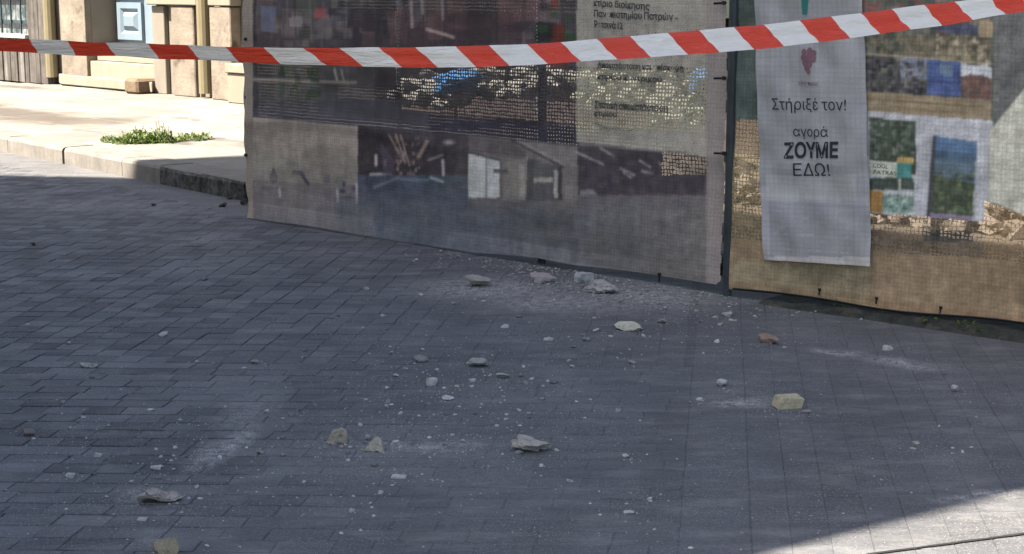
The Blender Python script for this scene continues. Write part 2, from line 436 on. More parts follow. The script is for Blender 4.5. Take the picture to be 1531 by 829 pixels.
# ------------------------------------------------------------------ the building that throws the shade (across the street, out of frame)
cot = 1 / math.tan(R(SUN_EL))
shade = Vector((tr.x, tr.y, 0)) * cot
Ht = 14.0
near_pt = G(1150, 829); near_pt2 = G(1531, 736)
Lp = G(298, 224, 0.15)                              # on the eave's shadow line (pavement height)
def isect(p, d, q, e):
    den = d.x*e.y - d.y*e.x
    t_ = ((q.x-p.x)*e.y - (q.y-p.y)*e.x)/den
    return p + d*t_
Lp0 = Vector((Lp.x, Lp.y, 0)) + Vector((tr.x, tr.y, 0))*0.15*cot
eave_dir = Vector((0.73, -0.683, 0)).normalized()
corner_sh = isect(Lp0, eave_dir, near_pt, Vector((tr.x, tr.y, 0)))
kink = G(236, 268)
kink_sh = isect(Lp0, eave_dir, kink, Vector((tr.x, tr.y, 0)))
C1 = corner_sh - shade*Ht; Q1 = kink_sh - shade*Ht
fd = (Q1 - C1).normalized()
s1, s2 = kink, G(0, 262)
sdir = (s2 - s1).normalized()
# low wing: its sloping verge throws the shade line s1 -> s2
def low_h(dist):
    base = Q1 + fd*dist
    P = isect(base, shade.normalized(), s1, sdir)
    return (P - base).length / cot
bk = Vector((-0.90, -0.43, 0)).normalized()
M_render = simple('ochre render', (0.30, 0.26, 0.20), 0.15, 2)
M_shut = simple('grey shutter', (0.16, 0.19, 0.2), 0.1, 4)
blk = empty('building', C1.to_tuple())
tag(blk, 'ochre rendered house across the street whose eaves shade the paving', 'building')
def wall_poly(pts, zs):
    m = MB(); n = len(pts)
    m.poly([(q.x-C1.x, q.y-C1.y, -0.02) for q in pts] + [(q.x-C1.x, q.y-C1.y, z) for q, z in zip(pts, zs)],
           [tuple(range(n)), tuple(range(n,2*n))[::-1]] + [(i, i+n, (i+1)%n+n, (i+1)%n) for i in range(n)])
    return m
wall_poly([C1, Q1, Q1+bk*9, C1+bk*9], [Ht]*4).build('wall', M_render, blk)
e_d = min(7.0, 7.0); h0, h1 = low_h(0.0), low_h(7.0)
Q1b = Q1 + fd*0.003
wall_poly([Q1b, Q1+fd*7, Q1+fd*7+bk*9, Q1b+bk*9], [h0, h1, h1, h0]).build('wing', M_render, blk)
fn = Vector((-fd.y, fd.x, 0)); fn = fn if fn.dot(bk) < 0 else -fn
fl = (Q1 - C1).length
for k in range(3):
    for i in range(int(fl // 2.4)):
        c = C1 + fd*(1.2 + i*2.4)
        m = MB(); q = [c - fd*0.5, c + fd*0.5, c + fd*0.5 + fn*0.05, c - fd*0.5 + fn*0.05]
        m.prism([(v.x-C1.x, v.y-C1.y) for v in q], 2.2 + k*4.0, 4.6 + k*4.0)
        m.build('shutter', M_shut, blk)

# ------------------------------------------------------------------ the sunlit house at the back left
FO = G(256, 141, 0.15); FT = Vector((0.70, -0.714, 0)).normalized(); FN = Vector((FT.y, -FT.x, 0))   # FN points to the street
if FN.y > 0: FN = -FN
frz = math.atan2(FT.y, FT.x)
def FA(px, py, off=0.0):     # picture point -> (along, height) on the facade plane pushed out by off
    h = hit(px, py, FO + FN*off, FN); q = h - FO
    return q.dot(FT), h.z - 0.15
def fa(px, off=0.0): return FA(px, 100, off)[0]
M_fac = simple('cream facade', (0.168, 0.146, 0.118), 0.10, 3, 0.9, 0.2)
M_fac_st = simple('worn facade stone', (0.168, 0.140, 0.110), 0.30, 3, 0.9, 0.6, 0.02, spots=(2.2, 0.62, (0.076, 0.060, 0.043)))
M_yel = simple('yellow painted pipe', (0.153, 0.128, 0.075), 0.08, 6, 0.6, 0.05)
M_cream = simple('pale strip', (0.191, 0.170, 0.128), 0.06, 6)
M_door = simple('pale blue door paint', (0.140, 0.180, 0.215), 0.05, 6, 0.5, 0.05)
M_doord = simple('door frame paint', (0.085, 0.106, 0.102), 0.08, 6, 0.5, 0.05)
M_step = simple('step stone', (0.200, 0.178, 0.136), 0.12, 5, 0.85, 0.3)
M_block = simple('brown stone block', (0.128, 0.089, 0.058), 0.25, 9, 0.85, 0.5, 0.02)
house = empty('house', FO.to_tuple(), frz)
tag(house, 'cream stone house with a pale blue panelled door behind the sunlit pavement', 'house')
OUT = -1.0 if True else 1.0     # local y of "towards the street"
# local frame: x along FT, y = left of FT; the street side is -y when FN is right of FT
side = -1.0 if (Vector((-FT.y, FT.x, 0)).dot(FN) < 0) else 1.0
def fbox(name, a0, a1, o0, o1, z0, z1, mat, bevel=0.006, parent=None):
    m = MB(); y0, y1 = sorted((o0*side, o1*side)); m.box(a0, a1, y0, y1, z0, z1)
    return m.build(name, mat, parent or house, bevel)
TOP = 5.5
inset = -0.36
a_rev0 = fa(130, .1); a_door0 = fa(166, inset); a_door1 = fa(237, inset)
a_j0 = fa(236, .0); a_j1 = fa(254.5, .0)
z_door = FA(200, 66.5, inset)[1]
# wall panels either side of the door opening; the door stands back in it
fbox('wall', fa(72, 0)+0.004, a_rev0, -0.5, 0.0, 0, TOP, M_fac); fbox('wall', -14, fa(72, 0), -0.5, -0.16, 0, TOP, M_fac)
fbox('wall', a_j0, fa(352), -0.5, 0.0, 0, TOP, M_fac)
fbox('lintel', a_rev0, a_j0, -0.5, -0.002, 2.95, TOP, M_fac)
fbox('pilaster', fa(95, .1), a_rev0, 0.001, 0.10, 0, TOP, M_fac_st)
# blocks of the right pilasters, with joints
zj = FA(275, 9, .12)[1]
fbox('pilaster', fa(258, .12), fa(291, .12), 0.001, 0.12, 0, zj-0.006, M_fac_st, 0.012)
fbox('pilaster_block', a_j0+0.01, fa(296, .15), 0.001, 0.15, zj+0.006, TOP, M_cream, 0.012)
fbox('pale_strip', fa(291.5, .06), fa(299, .06), 0.001, 0.06, 0, TOP, M_cream, 0.004)
zj2 = FA(330, 10, .16)[1]
fbox('pilaster', fa(315, .16), fa(346, .16), 0.001, 0.16, 0, zj2-0.006, M_fac_st, 0.012)
fbox('pilaster_block', fa(313, .18), fa(346, .18), 0.001, 0.18, zj2+0.006, TOP, M_cream, 0.012)
fbox('jamb', a_j0+0.012, a_j1, 0.001, 0.07, 0, zj-0.008, M_fac, 0.008)
fbox('ledge', fa(347, .25), fa(350,.25)+3.0, 0.165, 0.36, 0.36, 0.47, M_step, 0.01)
fbox('plinth', fa(347, .25), fa(350,.25)+3.0, 0.0, 0.33, 0, 0.355, M_cream, 0.01)
fbox('wall_beyond', fa(352)+0.004, fa(352)+4.5, -0.5, 0.0, 0, TOP, M_fac)
def pipe(px0, px1, off, z0):
    a0, a1 = fa(px0, off), fa(px1, off); m = MB(); r = (a1 - a0)/2
    m.tube(((a0+a1)/2, side*off, z0), ((a0+a1)/2, side*off, TOP), r, 12)
    return m.build('drainpipe', M_yel, house, smooth=False)
pipe(300.5, 311.5, 0.10, 0.06); pipe(73, 82, 0.10, 0.1)
# threshold and door
fbox('threshold', a_rev0, a_j0-0.001, inset-0.1, 0.05, 0.0, 0.36, M_step, 0.01)
fbox('threshold', a_rev0+0.001, a_j0-0.002, inset-0.1, -0.05, 0.361, z_door-0.004, M_step, 0.01)
def xd(px): return fa(px, inset)
fbox('door_frame', a_door0-0.4, xd(174.5), inset-0.12, inset+0.03, z_door, 2.9, M_doord)
fbox('door_frame', xd(226.5), a_door1+0.5, inset-0.12, inset+0.02, z_door, 2.9, M_door)
dl0, dl1 = xd(175.2), xd(225.5)
door = fbox('door', dl0, dl1, inset-0.10, inset-0.03, z_door+0.004, 2.88, M_door, 0.004)
zb = lambda y: FA(200, y, inset)[1]
def raised(px0, px1, ztop, zbot):
    a0, a1 = xd(px0), xd(px1)
    m = MB(); o = [inset-0.0295, inset+0.012, inset-0.012, inset+0.005]
    def rect(i, oo): return [(a0+i, oo*side, zbot+i), (a1-i, oo*side, zbot+i), (a1-i, oo*side, ztop-i), (a0+i, oo*side, ztop-i)]
    w = (a1-a0)
    R_ = [rect(0, inset-0.0295), rect(0, inset+0.02), rect(w*0.13, inset+0.02), rect(w*0.2, inset-0.02), rect(w*0.30, inset+0.03)]
    P = [q for r_ in R_ for q in r_]; F = []
    for k in range(len(R_)-1):
        for i in range(4): F.append((k*4+i, k*4+(i+1)%4, (k+1)*4+(i+1)%4, (k+1)*4+i))
    b = (len(R_)-1)*4; F.append((b, b+1, b+2, b+3))
    m.poly(P, F); m.build('door_panel', M_door, door)
raised(180, 216, zb(4), zb(60)); raised(180, 216, 2.75, zb(-4))
fbox('knob', xd(219), xd(222), inset-0.03, inset+0.05, zb(-22), zb(-30), M_yel, 0.004, door)

# skewed step slab and brown stone block in front of the door
slabz = 0.30
P0 = G(72, 112, 0.15); P1 = G(206, 138, 0.15); P2 = G(236, 135, 0.15)
Pb = FO + FT*(a_j0+0.1) + FN*0.16; Pc = FO + FT*(fa(93,.12)) + FN*0.16
m = MB(); m.prism([(q.x, q.y) for q in (P0, P1, P2, Pb, Pc)], 0.165, slabz)
step = m.build('door_step', M_step, None, 0.012); tag(step, 'long pale skewed stone slab lying before the blue door', 'step')
q0 = G(205, 141.5, 0.15); q1 = G(255, 138.5, 0.15); bd = (q1-q0).normalized(); bn = Vector((-bd.y, bd.x, 0))
m = MB(); m.prism([((q0+bd*0).x, q0.y), (q1.x, q1.y), ((q1+bn*.22).x, (q1+bn*.22).y), ((q0+bn*.30).x, (q0+bn*.30).y)], 0.15, 0.34)
b_ = m.build('stone_block', M_block, None, 0.03); tag(b_, 'brown rounded stone block at the right end of the pale step slab', 'stone block')
# second opening to the right, mostly hidden by the fence: plain wall continues

# boarded bay with barred window, far left
M_board = simple('weathered boards', (0.083, 0.073, 0.064), 0.35, 5, 0.85, 0.4, 0.01, streak=0.75)
M_boardl = simple('pale weathered boards', (0.140, 0.128, 0.117), 0.3, 5, 0.85, 0.4, 0.01, streak=0.6)
M_barn = simple('window bars paint', (0.03, 0.045, 0.05), 0.2, 9, 0.5, 0.05)
M_sill = simple('white sill', (0.30, 0.295, 0.28), 0.1, 5)
M_pane = NT('window pane'); M_pane.base((0.06, 0.085, 0.09)); M_pane.rough(0.12); M_pane.b.inputs['Specular IOR Level'].default_value = 0.6
pn = M_pane.noise(M_pane.wpos(), 3.5, 3, 0.6); M_pane.base(M_pane.mix(M_pane.ramp(pn, .42, .6), (0.03,0.045,0.05), (0.20,0.22,0.215))); M_pane = M_pane.m
bB = FO + FT*fa(72, .16) + FN*0.16; bB.z = 0.15; bdv = FT.copy(); blen = 2.3; bA = bB - bdv*blen; bn_ = FN
kiosk = empty('boarded_bay', bA.to_tuple(), math.atan2(bdv.y, bdv.x))
tag(kiosk, 'grey weathered board bay with a barred window at the left end of the house', 'bay')
def KA(px, py):
    h = hit(px, py, bA, bn_); q = h - bA; return q.dot(bdv), h.z - 0.15
z_s = KA(20, 52)[1]; a_w = KA(40, 40)[0]
nb = 21
for i in range(nb):
    a0 = blen*i/nb; a1 = blen*(i+1)/nb - 0.006
    top = z_s - 0.05 if a1 < a_w + 0.02 else 3.2
    m = MB(); dpt = random.uniform(-0.02, 0.012)
    y0, y1 = sorted((side*(0.0 - dpt), side*-0.05)); m.box(a0, a1, y0, y1, 0.0, top); m.build('board', random.choice((M_board, M_boardl, M_board)) if top < 3 else M_board, kiosk, 0.006)
m = MB(); y0, y1 = sorted((-side*0.055, -side*0.15)); m.box(0.0, blen, y0, y1, 0.0, z_s - 0.1); m.build('base_wall', M_board, kiosk)
m = MB(); y0, y1 = sorted((side*0.06, -side*0.12)); m.box(-0.02, a_w + 0.03, y0, y1, z_s - 0.047, z_s + 0.01); m.build('sill', M_sill, kiosk, 0.006)
wdw = MB(); wdw.box(0, a_w - 0.004, *sorted((-side*0.10, -side*0.14)), z_s + 0.012, 3.2); wdw = wdw.build('window', M_pane, kiosk)
for k in range(5):
    z = z_s + 0.16 + k*0.34
    m = MB(); m.box(0, a_w - 0.006, *sorted((-side*0.045, -side*0.075)), z, z + 0.045); m.build('window_bar', M_barn, wdw)
for k in range(6):
    a = 0.06 + k*(a_w/6); m = MB(); m.box(a, a + 0.02, *sorted((-side*0.02, -side*0.04)), z_s + 0.012, 3.1); m.build('window_bar', M_barn, wdw)
m = MB(); m.box(-0.05, blen + 0.05, *sorted((side*0.08, -side*0.15)), 3.2, 3.4); m.build('roof', M_board, kiosk)

# ------------------------------------------------------------------ the building under repair behind the fence
M_net = simple('dark scaffold net', (0.032, 0.04, 0.036), 0.4, 2.5, 0.95, 0.3, streak=0.4)
M_dark = simple('dark opening', (0.008, 0.008, 0.009), 0.2, 4)
M_plas = simple('purple brown wall', (0.055, 0.042, 0.04), 0.35, 3, 0.95, 0.3, streak=0.4)
M_steel = simple('dull steel', (0.09, 0.095, 0.095), 0.25, 12, 0.5, 0.1, metal=0.4)
site_o = FO + FT*(fa(352) + 4.0)
rb = empty('building', (site_o + FN*0.6).to_tuple(), frz)
tag(rb, 'dark netted building under repair seen through the printed fence', 'building')
def rbox(name, a0, a1, o0, o1, z0, z1, mat, parent=None):
    m = MB(); y0, y1 = sorted((o0*side, o1*side)); m.box(a0, a1, y0, y1, z0, z1); return m.build(name, mat, parent or rb)
rb_a0 = -1.6
rbox('wall', rb_a0, 13, -6, 0, 0, 8, M_plas)
for i in range(6):
    w_ = rbox('window_opening', rb_a0 + 0.5 + i*2.4, rb_a0 + 1.5 + i*2.4, -0.01, 0.02, 1.0, 2.6, M_dark)
    rbox('lintel', rb_a0 + 0.4 + i*2.4, rb_a0 + 1.6 + i*2.4, 0.002, 0.06, 2.62, 2.8, M_plas)
rbox('net_sheet', rb_a0, 13, 0.55, 0.555, 1.15, 8, M_net)
for i in range(8):
    a = rb_a0 + 0.2 + i*1.9; m = MB(); m.tube((a, side*0.62, 0), (a, side*0.62, 8), 0.025); m.build('scaffold_pole', M_steel, rb)
for z in (2.0, 4.0):
    m = MB(); m.tube((rb_a0, side*0.66, z), (13, side*0.66, z), 0.025); m.build('scaffold_pole', M_steel, rb)

M_soil = simple('site soil', (0.075, 0.06, 0.045), 0.4, 6, 0.95, 0.5, 0.03)
sg = [K1 + d1*0.9 + dn1*0.31, kerb_pts[2] + dn1*0.31, kerb_pts[2] + dn1*far, K1 + d1*0.9 + dn1*far]
site = link('site_ground', mesh('site_ground', [(q.x, q.y, 0.158) for q in sg], [(0,1,2,3)]), M_soil); tag(site, kind='structure')

# rubble heaps behind the fence
def clod(seed, nsub=2, planes=10, rough=0.06, flat=1.0, sx=1.0, sy=1.0):
    r_ = random.Random(seed); bm = bmesh.new()
    if planes <= 6:
        bmesh.ops.create_cube(bm, size=1.5); bmesh.ops.subdivide_edges(bm, edges=bm.edges[:], cuts=5 if nsub < 4 else 11, use_grid_fill=True)
        for v in bm.verts: v.co = v.co*(1 - 0.10*max(0, v.co.length - 0.95)) + Vector((0.12*v.co.z, 0.1*v.co.x*v.co.y, 0.12*v.co.x*v.co.y))
    else: bmesh.ops.create_icosphere(bm, subdivisions=nsub, radius=1.0)
    P = []
    for _ in range(planes if planes > 4 else 0):
        n = Vector((r_.gauss(0,1), r_.gauss(0,1), r_.gauss(0,1))).normalized(); P.append((n, r_.uniform(0.34, 0.78) if planes > 6 else r_.uniform(0.72, 0.95)))
    P.append((Vector((0,0,-1)), 0.55)); 
    off = Vector((r_.random()*50, r_.random()*50, 0))
    for v in bm.verts:
        for n, d in P:
            e = v.co.dot(n) - d
            if e > 0: v.co -= n*e
        v.co += v.co.normalized()*(mnoise.noise(v.co*2.3 + off)*rough*2.2 + mnoise.noise(v.co*5 + off)*rough*1.1 + mnoise.noise(v.co*11 + off)*rough*0.7 + (mnoise.noise(v.co*23 + off)*rough*0.5 if nsub > 3 else 0))
    lo = min(v.co.z for v in bm.verts); 
    xs = [v.co.x for v in bm.verts]; ys = [v.co.y for v in bm.verts]; zs = [v.co.z for v in bm.verts]
    for v in bm.verts:   # unit box: base at z = 0
        v.co.x = (v.co.x - (min(xs)+max(xs))/2) / (max(xs)-min(xs)) * sx
        v.co.y = (v.co.y - (min(ys)+max(ys))/2) / (max(ys)-min(ys)) * sy
        v.co.z = max(0.0, (v.co.z - lo) / (max(zs)-lo))**0.7
    me = bpy.data.meshes.new('stone'); bm.to_mesh(me); bm.free(); return me
def tinted(name, var=0.18, scale=25, bump=0.5):
    t = NT(name); p = t.opos(); w = t.wpos()
    c = t.n('ShaderNodeObjectInfo').outputs['Color']
    k = t.math('MULTIPLY', t.ramp(t.noise(w, scale, 5, 0.7), 0.3, 0.7, 1-var, 1+var), t.ramp(t.noise(w, scale*7, 3, 0.6), 0.3, 0.7, 1-var, 1+var))
    cc = t.n('ShaderNodeVectorMath', operation='SCALE'); t.set(cc.inputs[0], c); t.set(cc.inputs['Scale'], k)
    cl = t.mix(t.ramp(t.noise(w, scale*1.7, 4, 0.65), 0.56, 0.68, 0, 0.6), cc.outputs['Vector'], (0.09, 0.078, 0.068))
    t.base(cl); t.rough(0.9); t.bump(t.noise(w, scale*5, 5, 0.75), bump, 0.006); return t.m
M_stone = tinted('broken stone')
def heap(name, label, spots, mat, sz, seed):
    r_ = random.Random(seed); base_shapes = [clod(seed*7+i, 1, 8, 0.05) for i in range(5)]
    V_, F_ = [], []
    for (cx, cy, cz, rx, ry, rz, n) in spots:
        for _ in range(n):
            th = r_.uniform(0, 6.283); rr = math.sqrt(r_.random())
            ex, ey = math.cos(th)*rr, math.sin(th)*rr
            z = cz + rz*(1 - rr*rr)*r_.uniform(0.0, 1.0)
            me = r_.choice(base_shapes); s = sz*r_.uniform(0.5, 1.6)
            M = Matrix.Translation((cx+ex*rx, cy+ey*ry, z)) @ Matrix.Rotation(r_.uniform(0,6.28), 4, 'Z') @ Matrix.Rotation(r_.uniform(-.6,.6), 4, 'X') @ Matrix.Diagonal((s, s*r_.uniform(.6,1), s*r_.uniform(.45,.8), 1))
            b = len(V_); V_ += [tuple(M @ v.co) for v in me.vertices]; F_ += [tuple(i+b for i in p_.vertices) for p_ in me.polygons]
    o = link(name, mesh(name, V_, F_), mat); tag(o, label, 'rubble heap', kind='stuff'); return o
M_pale = simple('pale rubble', (0.150, 0.143, 0.112), 0.3, 9, 0.9, 0.4)
M_white = simple('white rubble', (0.160, 0.155, 0.140), 0.3, 9, 0.9, 0.4)
M_earth = simple('dark earth', (0.05, 0.042, 0.036), 0.4, 7, 0.95, 0.5)
M_tan = simple('tan rubble', (0.120, 0.100, 0.080), 0.35, 9, 0.9, 0.4)
def at(px, py, y): return V(px, py, y)
sp = []
for (px, py, y, w, n) in ((640,160,13.2,60,30),(700,150,13.2,55,40),(760,145,13.1,55,46),(830,145,12.9,55,40)):
    c = at(px, py, y); sp.append((c.x, c.y, c.z, w*y/FOC, 0.35, 0.22, n))
heap('rubble_heap', 'pale broken rubble piled on the earth bank behind the fence', sp, M_white, 0.13, 3)
sp = []
for (px, py, y, w, n) in ((900,160,12.5,55,36),(960,160,12.5,60,40),(1020,185,12.3,50,32)):
    c = at(px, py, y); sp.append((c.x, c.y, c.z, w*y/FOC, 0.35, 0.30, n))
heap('rubble_heap', 'yellowish rubble behind the grey text sheet of the fence', sp, M_pale, 0.14, 5)
sp = []
for (px, py, y, w, n) in ((1110,285,10.6,30,26),(1330,375,9.7,60,46),(1420,380,9.5,60,50),(1510,385,9.3,60,50),(1590,390,9.2,60,40)):
    c = at(px, py, y); sp.append((c.x, c.y, 0.12, w*y/FOC, 0.35, max(0.22, c.z), n))
heap('rubble_heap', 'low tan rubble behind the right printed sheet near its posters', sp, M_tan, 0.11, 8)
# earth bank under the pale rubble
def bank(cx0, cy0, cx1, cy1, rad, h, name, label, mat):
    V_, F_ = [], []; nu, nv = 40, 14
    for i in range(nu+1):
        u = i/nu; cx, cy = cx0+(cx1-cx0)*u, cy0+(cy1-cy0)*u
        end = math.sin(math.pi*min(max(u,0),1))**0.35
        for j in range(nv+1):
            v = j/nv*2-1
            z = 0.10 + h*end*max(0, 1-v*v)**0.9*(1+0.25*mnoise.noise(Vector((u*9, v*2, 3))))
            V_.append((cx + v*rad*0.68, cy + v*rad*0.73, z + 0.03*mnoise.noise(Vector((u*40, v*9, 1)))))
    for i in range(nu):
        for j in range(nv): F_.append((i*(nv+1)+j, (i+1)*(nv+1)+j, (i+1)*(nv+1)+j+1, i*(nv+1)+j+1))
    o = link(name, mesh(name, V_, F_, True), mat); tag(o, label, 'earth bank', kind='structure'); return o
b0, b1 = at(560, 200, 13.6), at(1090, 230, 12.0)
bank(b0.x, b0.y, b1.x, b1.y, 0.75, 0.38, 'earth_bank', 'dark earth bank behind the fence', M_earth)
# crumpled blue sheet on the rubble
def bundle(px, py, y, w, h, name, label, col):
    c = at(px, py, y); me = clod(91, 3, 14, 0.12); o = link(name, me, simple(name+' plastic', col, 0.2, 6, 0.5, 0.4, 0.02))
    o.location = c; o.scale = (w*y/FOC, 0.3, h*y/FOC); tag(o, label, 'tarpaulin'); return o
bundle(683, 146, 12.75, 78, 42, 'crumpled_tarpaulin', 'crumpled bright blue tarpaulin on the pale rubble behind the fence', (0.03, 0.10, 0.22))
bundle(1045, 148, 12.2, 34, 48, 'crumpled_tarpaulin', 'small blue sheet behind the right edge of the grey text sheet', (0.035, 0.085, 0.19))

# ------------------------------------------------------------------ the printed mesh fence
GAIN = 0.50; CAST = np.array((0.93, 1.0, 1.17))
def alb(c):
    return np.clip(lin(c) / GAIN / CAST, 0.004, 0.8)
def vnoise(x, y, s, seed):
    r_ = np.random.default_rng(seed); T = r_.random((64, 64))
    u, v = x/s, y/s; iu, iv = np.floor(u).astype(int), np.floor(v).astype(int); fu, fv = u-iu, v-iv
    fu, fv = fu*fu*(3-2*fu), fv*fv*(3-2*fv)
    g = lambda a, b: T[a % 64, b % 64]
    return (g(iu,iv)*(1-fu)+g(iu+1,iv)*fu)*(1-fv)+(g(iu,iv+1)*(1-fu)+g(iu+1,iv+1)*fu)*fv
def fbm(x, y, s, seed, o=4):
    t_, a, w = 0, 0.5, 0
    for i in range(o): t_ = t_ + vnoise(x, y, s/2**i, seed+i)*a; w += a; a *= 0.6
    return t_/w
def inpoly(x, y, poly):
    r_ = np.zeros(x.shape, bool); n = len(poly)
    for i in range(n):
        (x0,y0),(x1,y1) = poly[i], poly[(i+1)%n]
        c = ((y0 > y) != (y1 > y)) & (x < (x1-x0)*(y-y0)/((y1-y0) if y1 != y0 else 1e-9)+x0); r_ ^= c
    return r_
def seg(x, y, x0, y0, x1, y1, w):
    dx, dy = x1-x0, y1-y0; t_ = np.clip(((x-x0)*dx+(y-y0)*dy)/(dx*dx+dy*dy), 0, 1)
    return np.clip(1.3 - np.hypot(x-x0-t_*dx, y-y0-t_*dy)/w, 0, 1)
class Print:                # paints the artwork of a sheet in sheet coordinates (measured on the photograph)
    def __init__(s, x, y): s.x, s.y = x, y; s.c = np.zeros(x.shape+(3,)); s.o = np.zeros(x.shape)
    def fill(s, m, col, op=None, var=0.0, sc=30, seed=0, a=1.0):
        i = np.flatnonzero(np.asarray(m) > 0)
        if not len(i): return
        w = np.asarray(m, float)[i]*a; col = np.array(col, float)
        v = np.broadcast_to(col, (len(i), 3)) if not var else col[None,:]*(1 + var*(fbm(s.x[i], s.y[i], sc, seed)-0.5)*2)[:,None]
        s.c[i] = s.c[i]*(1-w[:,None]) + v*w[:,None]
        if op is not None: s.o[i] = s.o[i]*(1-w) + op*w
    def rect(s, x0, y0, x1, y1, *a, **k): s.fill((s.x>=x0)&(s.x<x1)&(s.y>=y0)&(s.y<y1), *a, **k)
    def poly(s, p, *a, **k): s.fill(inpoly(s.x, s.y, p), *a, **k)
    def line(s, x0, y0, x1, y1, w, col, **k): s.fill(seg(s.x, s.y, x0, y0, x1, y1, w), col, **k)
    def blobs(s, x0, y0, x1, y1, n, size, cols, seed, a=0.8):
        r_ = random.Random(seed)
        for _ in range(n):
            cx, cy = r_.uniform(x0,x1), r_.uniform(y0,y1); w, h = r_.uniform(.4,1.3)*size, r_.uniform(.4,1.3)*size
            c = r_.choice(cols); s.fill((np.abs(s.x-cx)<w/2)&(np.abs(s.y-cy)<h/2)&(s.x>=x0)&(s.x<x1)&(s.y>=y0)&(s.y<y1), c, a=a*r_.uniform(.5,1))

def paint_left(x, y):
    P = Print(x, y)
    ln = lambda xx: 175 + (xx-378)*0.0885                      # lower edge of the upper picture
    full = np.ones(x.shape)
    P.fill(full, (84, 82, 86), 0.0, 0.12, 60, 1)
    up = y < ln(x)
    P.fill(up & (x < 865), (56, 52, 58), 0.06, 0.35, 50, 2)
    # street picture: dull colour patches, brick browns, railings
    P.blobs(378, -120, 600, 60, 60, 34, [(70,72,86),(48,44,52),(84,74,76),(60,66,62),(40,38,44),(92,88,92)], 4)
    P.blobs(380, -120, 860, 100, 420, 15, [(44,40,48),(58,54,62),(74,68,72),(88,84,88),(40,42,46),(66,54,56),(96,92,92)], 61, .6)
    P.blobs(380, 90, 520, 160, 60, 9, [(44,48,46),(70,70,72),(56,54,60),(84,82,78)], 62, .5)
    for q in range(26):
        xx = 385 + q*18 + (q*37 % 11); P.line(xx, -60 + (q*53 % 60), xx + (q*29 % 9) - 4, 20 + (q*71 % 60), 1.4, (92,86,88) if q % 3 else (36,34,38), a=.6)
    P.rect(390, 10, 412, 48, (72,80,104), a=.8); P.rect(470, 12, 488, 27, (122,66,70), a=.8); P.rect(432, 26, 452, 40, (110,106,112), a=.7)
    P.blobs(540, -120, 860, 70, 70, 40, [(84,66,70),(62,50,54),(74,60,62),(50,44,50),(92,80,84)], 5)
    P.rect(640, -120, 662, 60, (92,74,74), a=.5); P.rect(700, -120, 745, 66, (48,44,48), a=.7)
    P.line(638, 44, 678, 56, 2.5, (140,126,126)); P.line(612, -60, 616, 40, 3, (122,112,116)); P.line(628, -60, 632, 20, 2.5, (112,100,104)); P.line(660, -60, 662, 30, 2.5, (112,100,104))
    P.blobs(800, -60, 862, 105, 26, 24, [(40,62,48),(34,36,36),(50,66,54),(90,40,38)], 6)
    P.rect(378, 100, 862, 260, (50, 50, 54), a=.0)
    P.fill(up & (y > 96) & (x < 560), (60, 60, 63), 0.06, 0.35, 26, 7)
    P.fill(up & (y > 150) & (x < 640), (54, 54, 62), 0.02, 0.2, 26, 8)
    P.o[(x < 500) & up] = 0.018
    P.line(380, 119, 532, 124, 2.6, (126,122,112), a=.8); P.line(500, 104, 504, 120, 2, (128,124,112)); P.line(510, 104, 514, 122, 2, (110,110,112))
    P.blobs(415, 100, 480, 150, 26, 14, [(34,46,38),(40,52,44),(58,66,58)], 9)
    P.rect(560, -120, 572, 205, (46,46,50), a=.7)
    P.fill(up & (y > ln(x) - 26) & (x > 640) & (x < 865), (48, 48, 58), 0.05, 0.15, 30, 10)
    # grey text sheet
    P.fill(up & (x > 600) & (y > 100) & (y < ln(x)-30) & (x < 865), (54,52,56), 0.19, .2, 30, 77)
    tb = (x >= 862) & (x < 1060) & (y < 212 + (x-862)*0.12)
    P.fill(tb, (122, 120, 116), 0.04, 0.06, 50, 11)
    P.fill(tb & (y > 100) & (y < 196), (116, 115, 106), 0.15, 0.06, 50, 11)
    # lower pictures ------------------------------------------------
    lo = ~up & ~tb
    box = lo & (x < 535)
    P.fill(box, (132, 124, 120), 0.0, 0.06, 40, 12)
    P.poly([(378,215),(430,235),(470,262),(470,330),(378,330)], (112,114,108), a=.5)
    P.fill(box & (y > 235 + 20*np.sin(x/28.)), (108,106,104), a=.5)
    P.fill(box & (y > 270 + (x-378)*0.05), (98,95,99), a=.85, var=.1, sc=12, seed=13)
    P.line(449, 258, 462, 277, 3, (58,54,72)); P.line(440, 257, 452, 260, 3, (84,80,90))
    for (cx, cy, w, h, c) in ((489,268,10,14,(84,80,92)),(508,270,22,14,(92,94,94)),(514,276,5,8,(52,50,70)),(478,280,36,10,(96,94,96)),(512,286,9,6,(46,44,62)),(530,282,8,9,(66,62,76)),(520,296,28,5,(70,66,80)),(492,290,24,14,(90,87,94))):
        P.fill(np.clip(1.5-np.hypot((x-cx)/(w/2),(y-cy)/(h/2)),0,1), c, a=.85)
    P.line(504, 284, 505, 302, 1.8, (150,146,150)); P.line(533, 276, 534, 304, 1.8, (146,142,146))
    # small drop emblem and two caption strokes
    e = np.hypot((x-409)/5.0, (y-266)/8.0); P.fill(np.clip(1.2-abs(e-0.85)*3, 0, 1), (72,70,78)); P.line(409, 252, 406, 262, 1.5, (72,70,78)); P.line(409,252,412,262,1.5,(72,70,78)); P.line(409,262,409,272,1.4,(72,70,78))
    P.line(392, 281, 424, 283, 1.8, (80,78,84)); P.line(398, 286, 414, 287, 1.4, (88,86,92)); P.line(418, 283, 419, 294, 2, (140,138,142)); P.line(402, 291, 416, 292, 1.4, (92,90,96))
    # dark hall with the V-shaped timbers
    hall = lo & (x >= 535) & (x < 700)
    P.fill(hall, (54, 50, 55), 0.0, 0.16, 30, 14)
    P.blobs(538, 196, 698, 262, 90, 8, [(46,42,48),(66,60,64),(74,66,66),(40,38,44)], 63, .5)
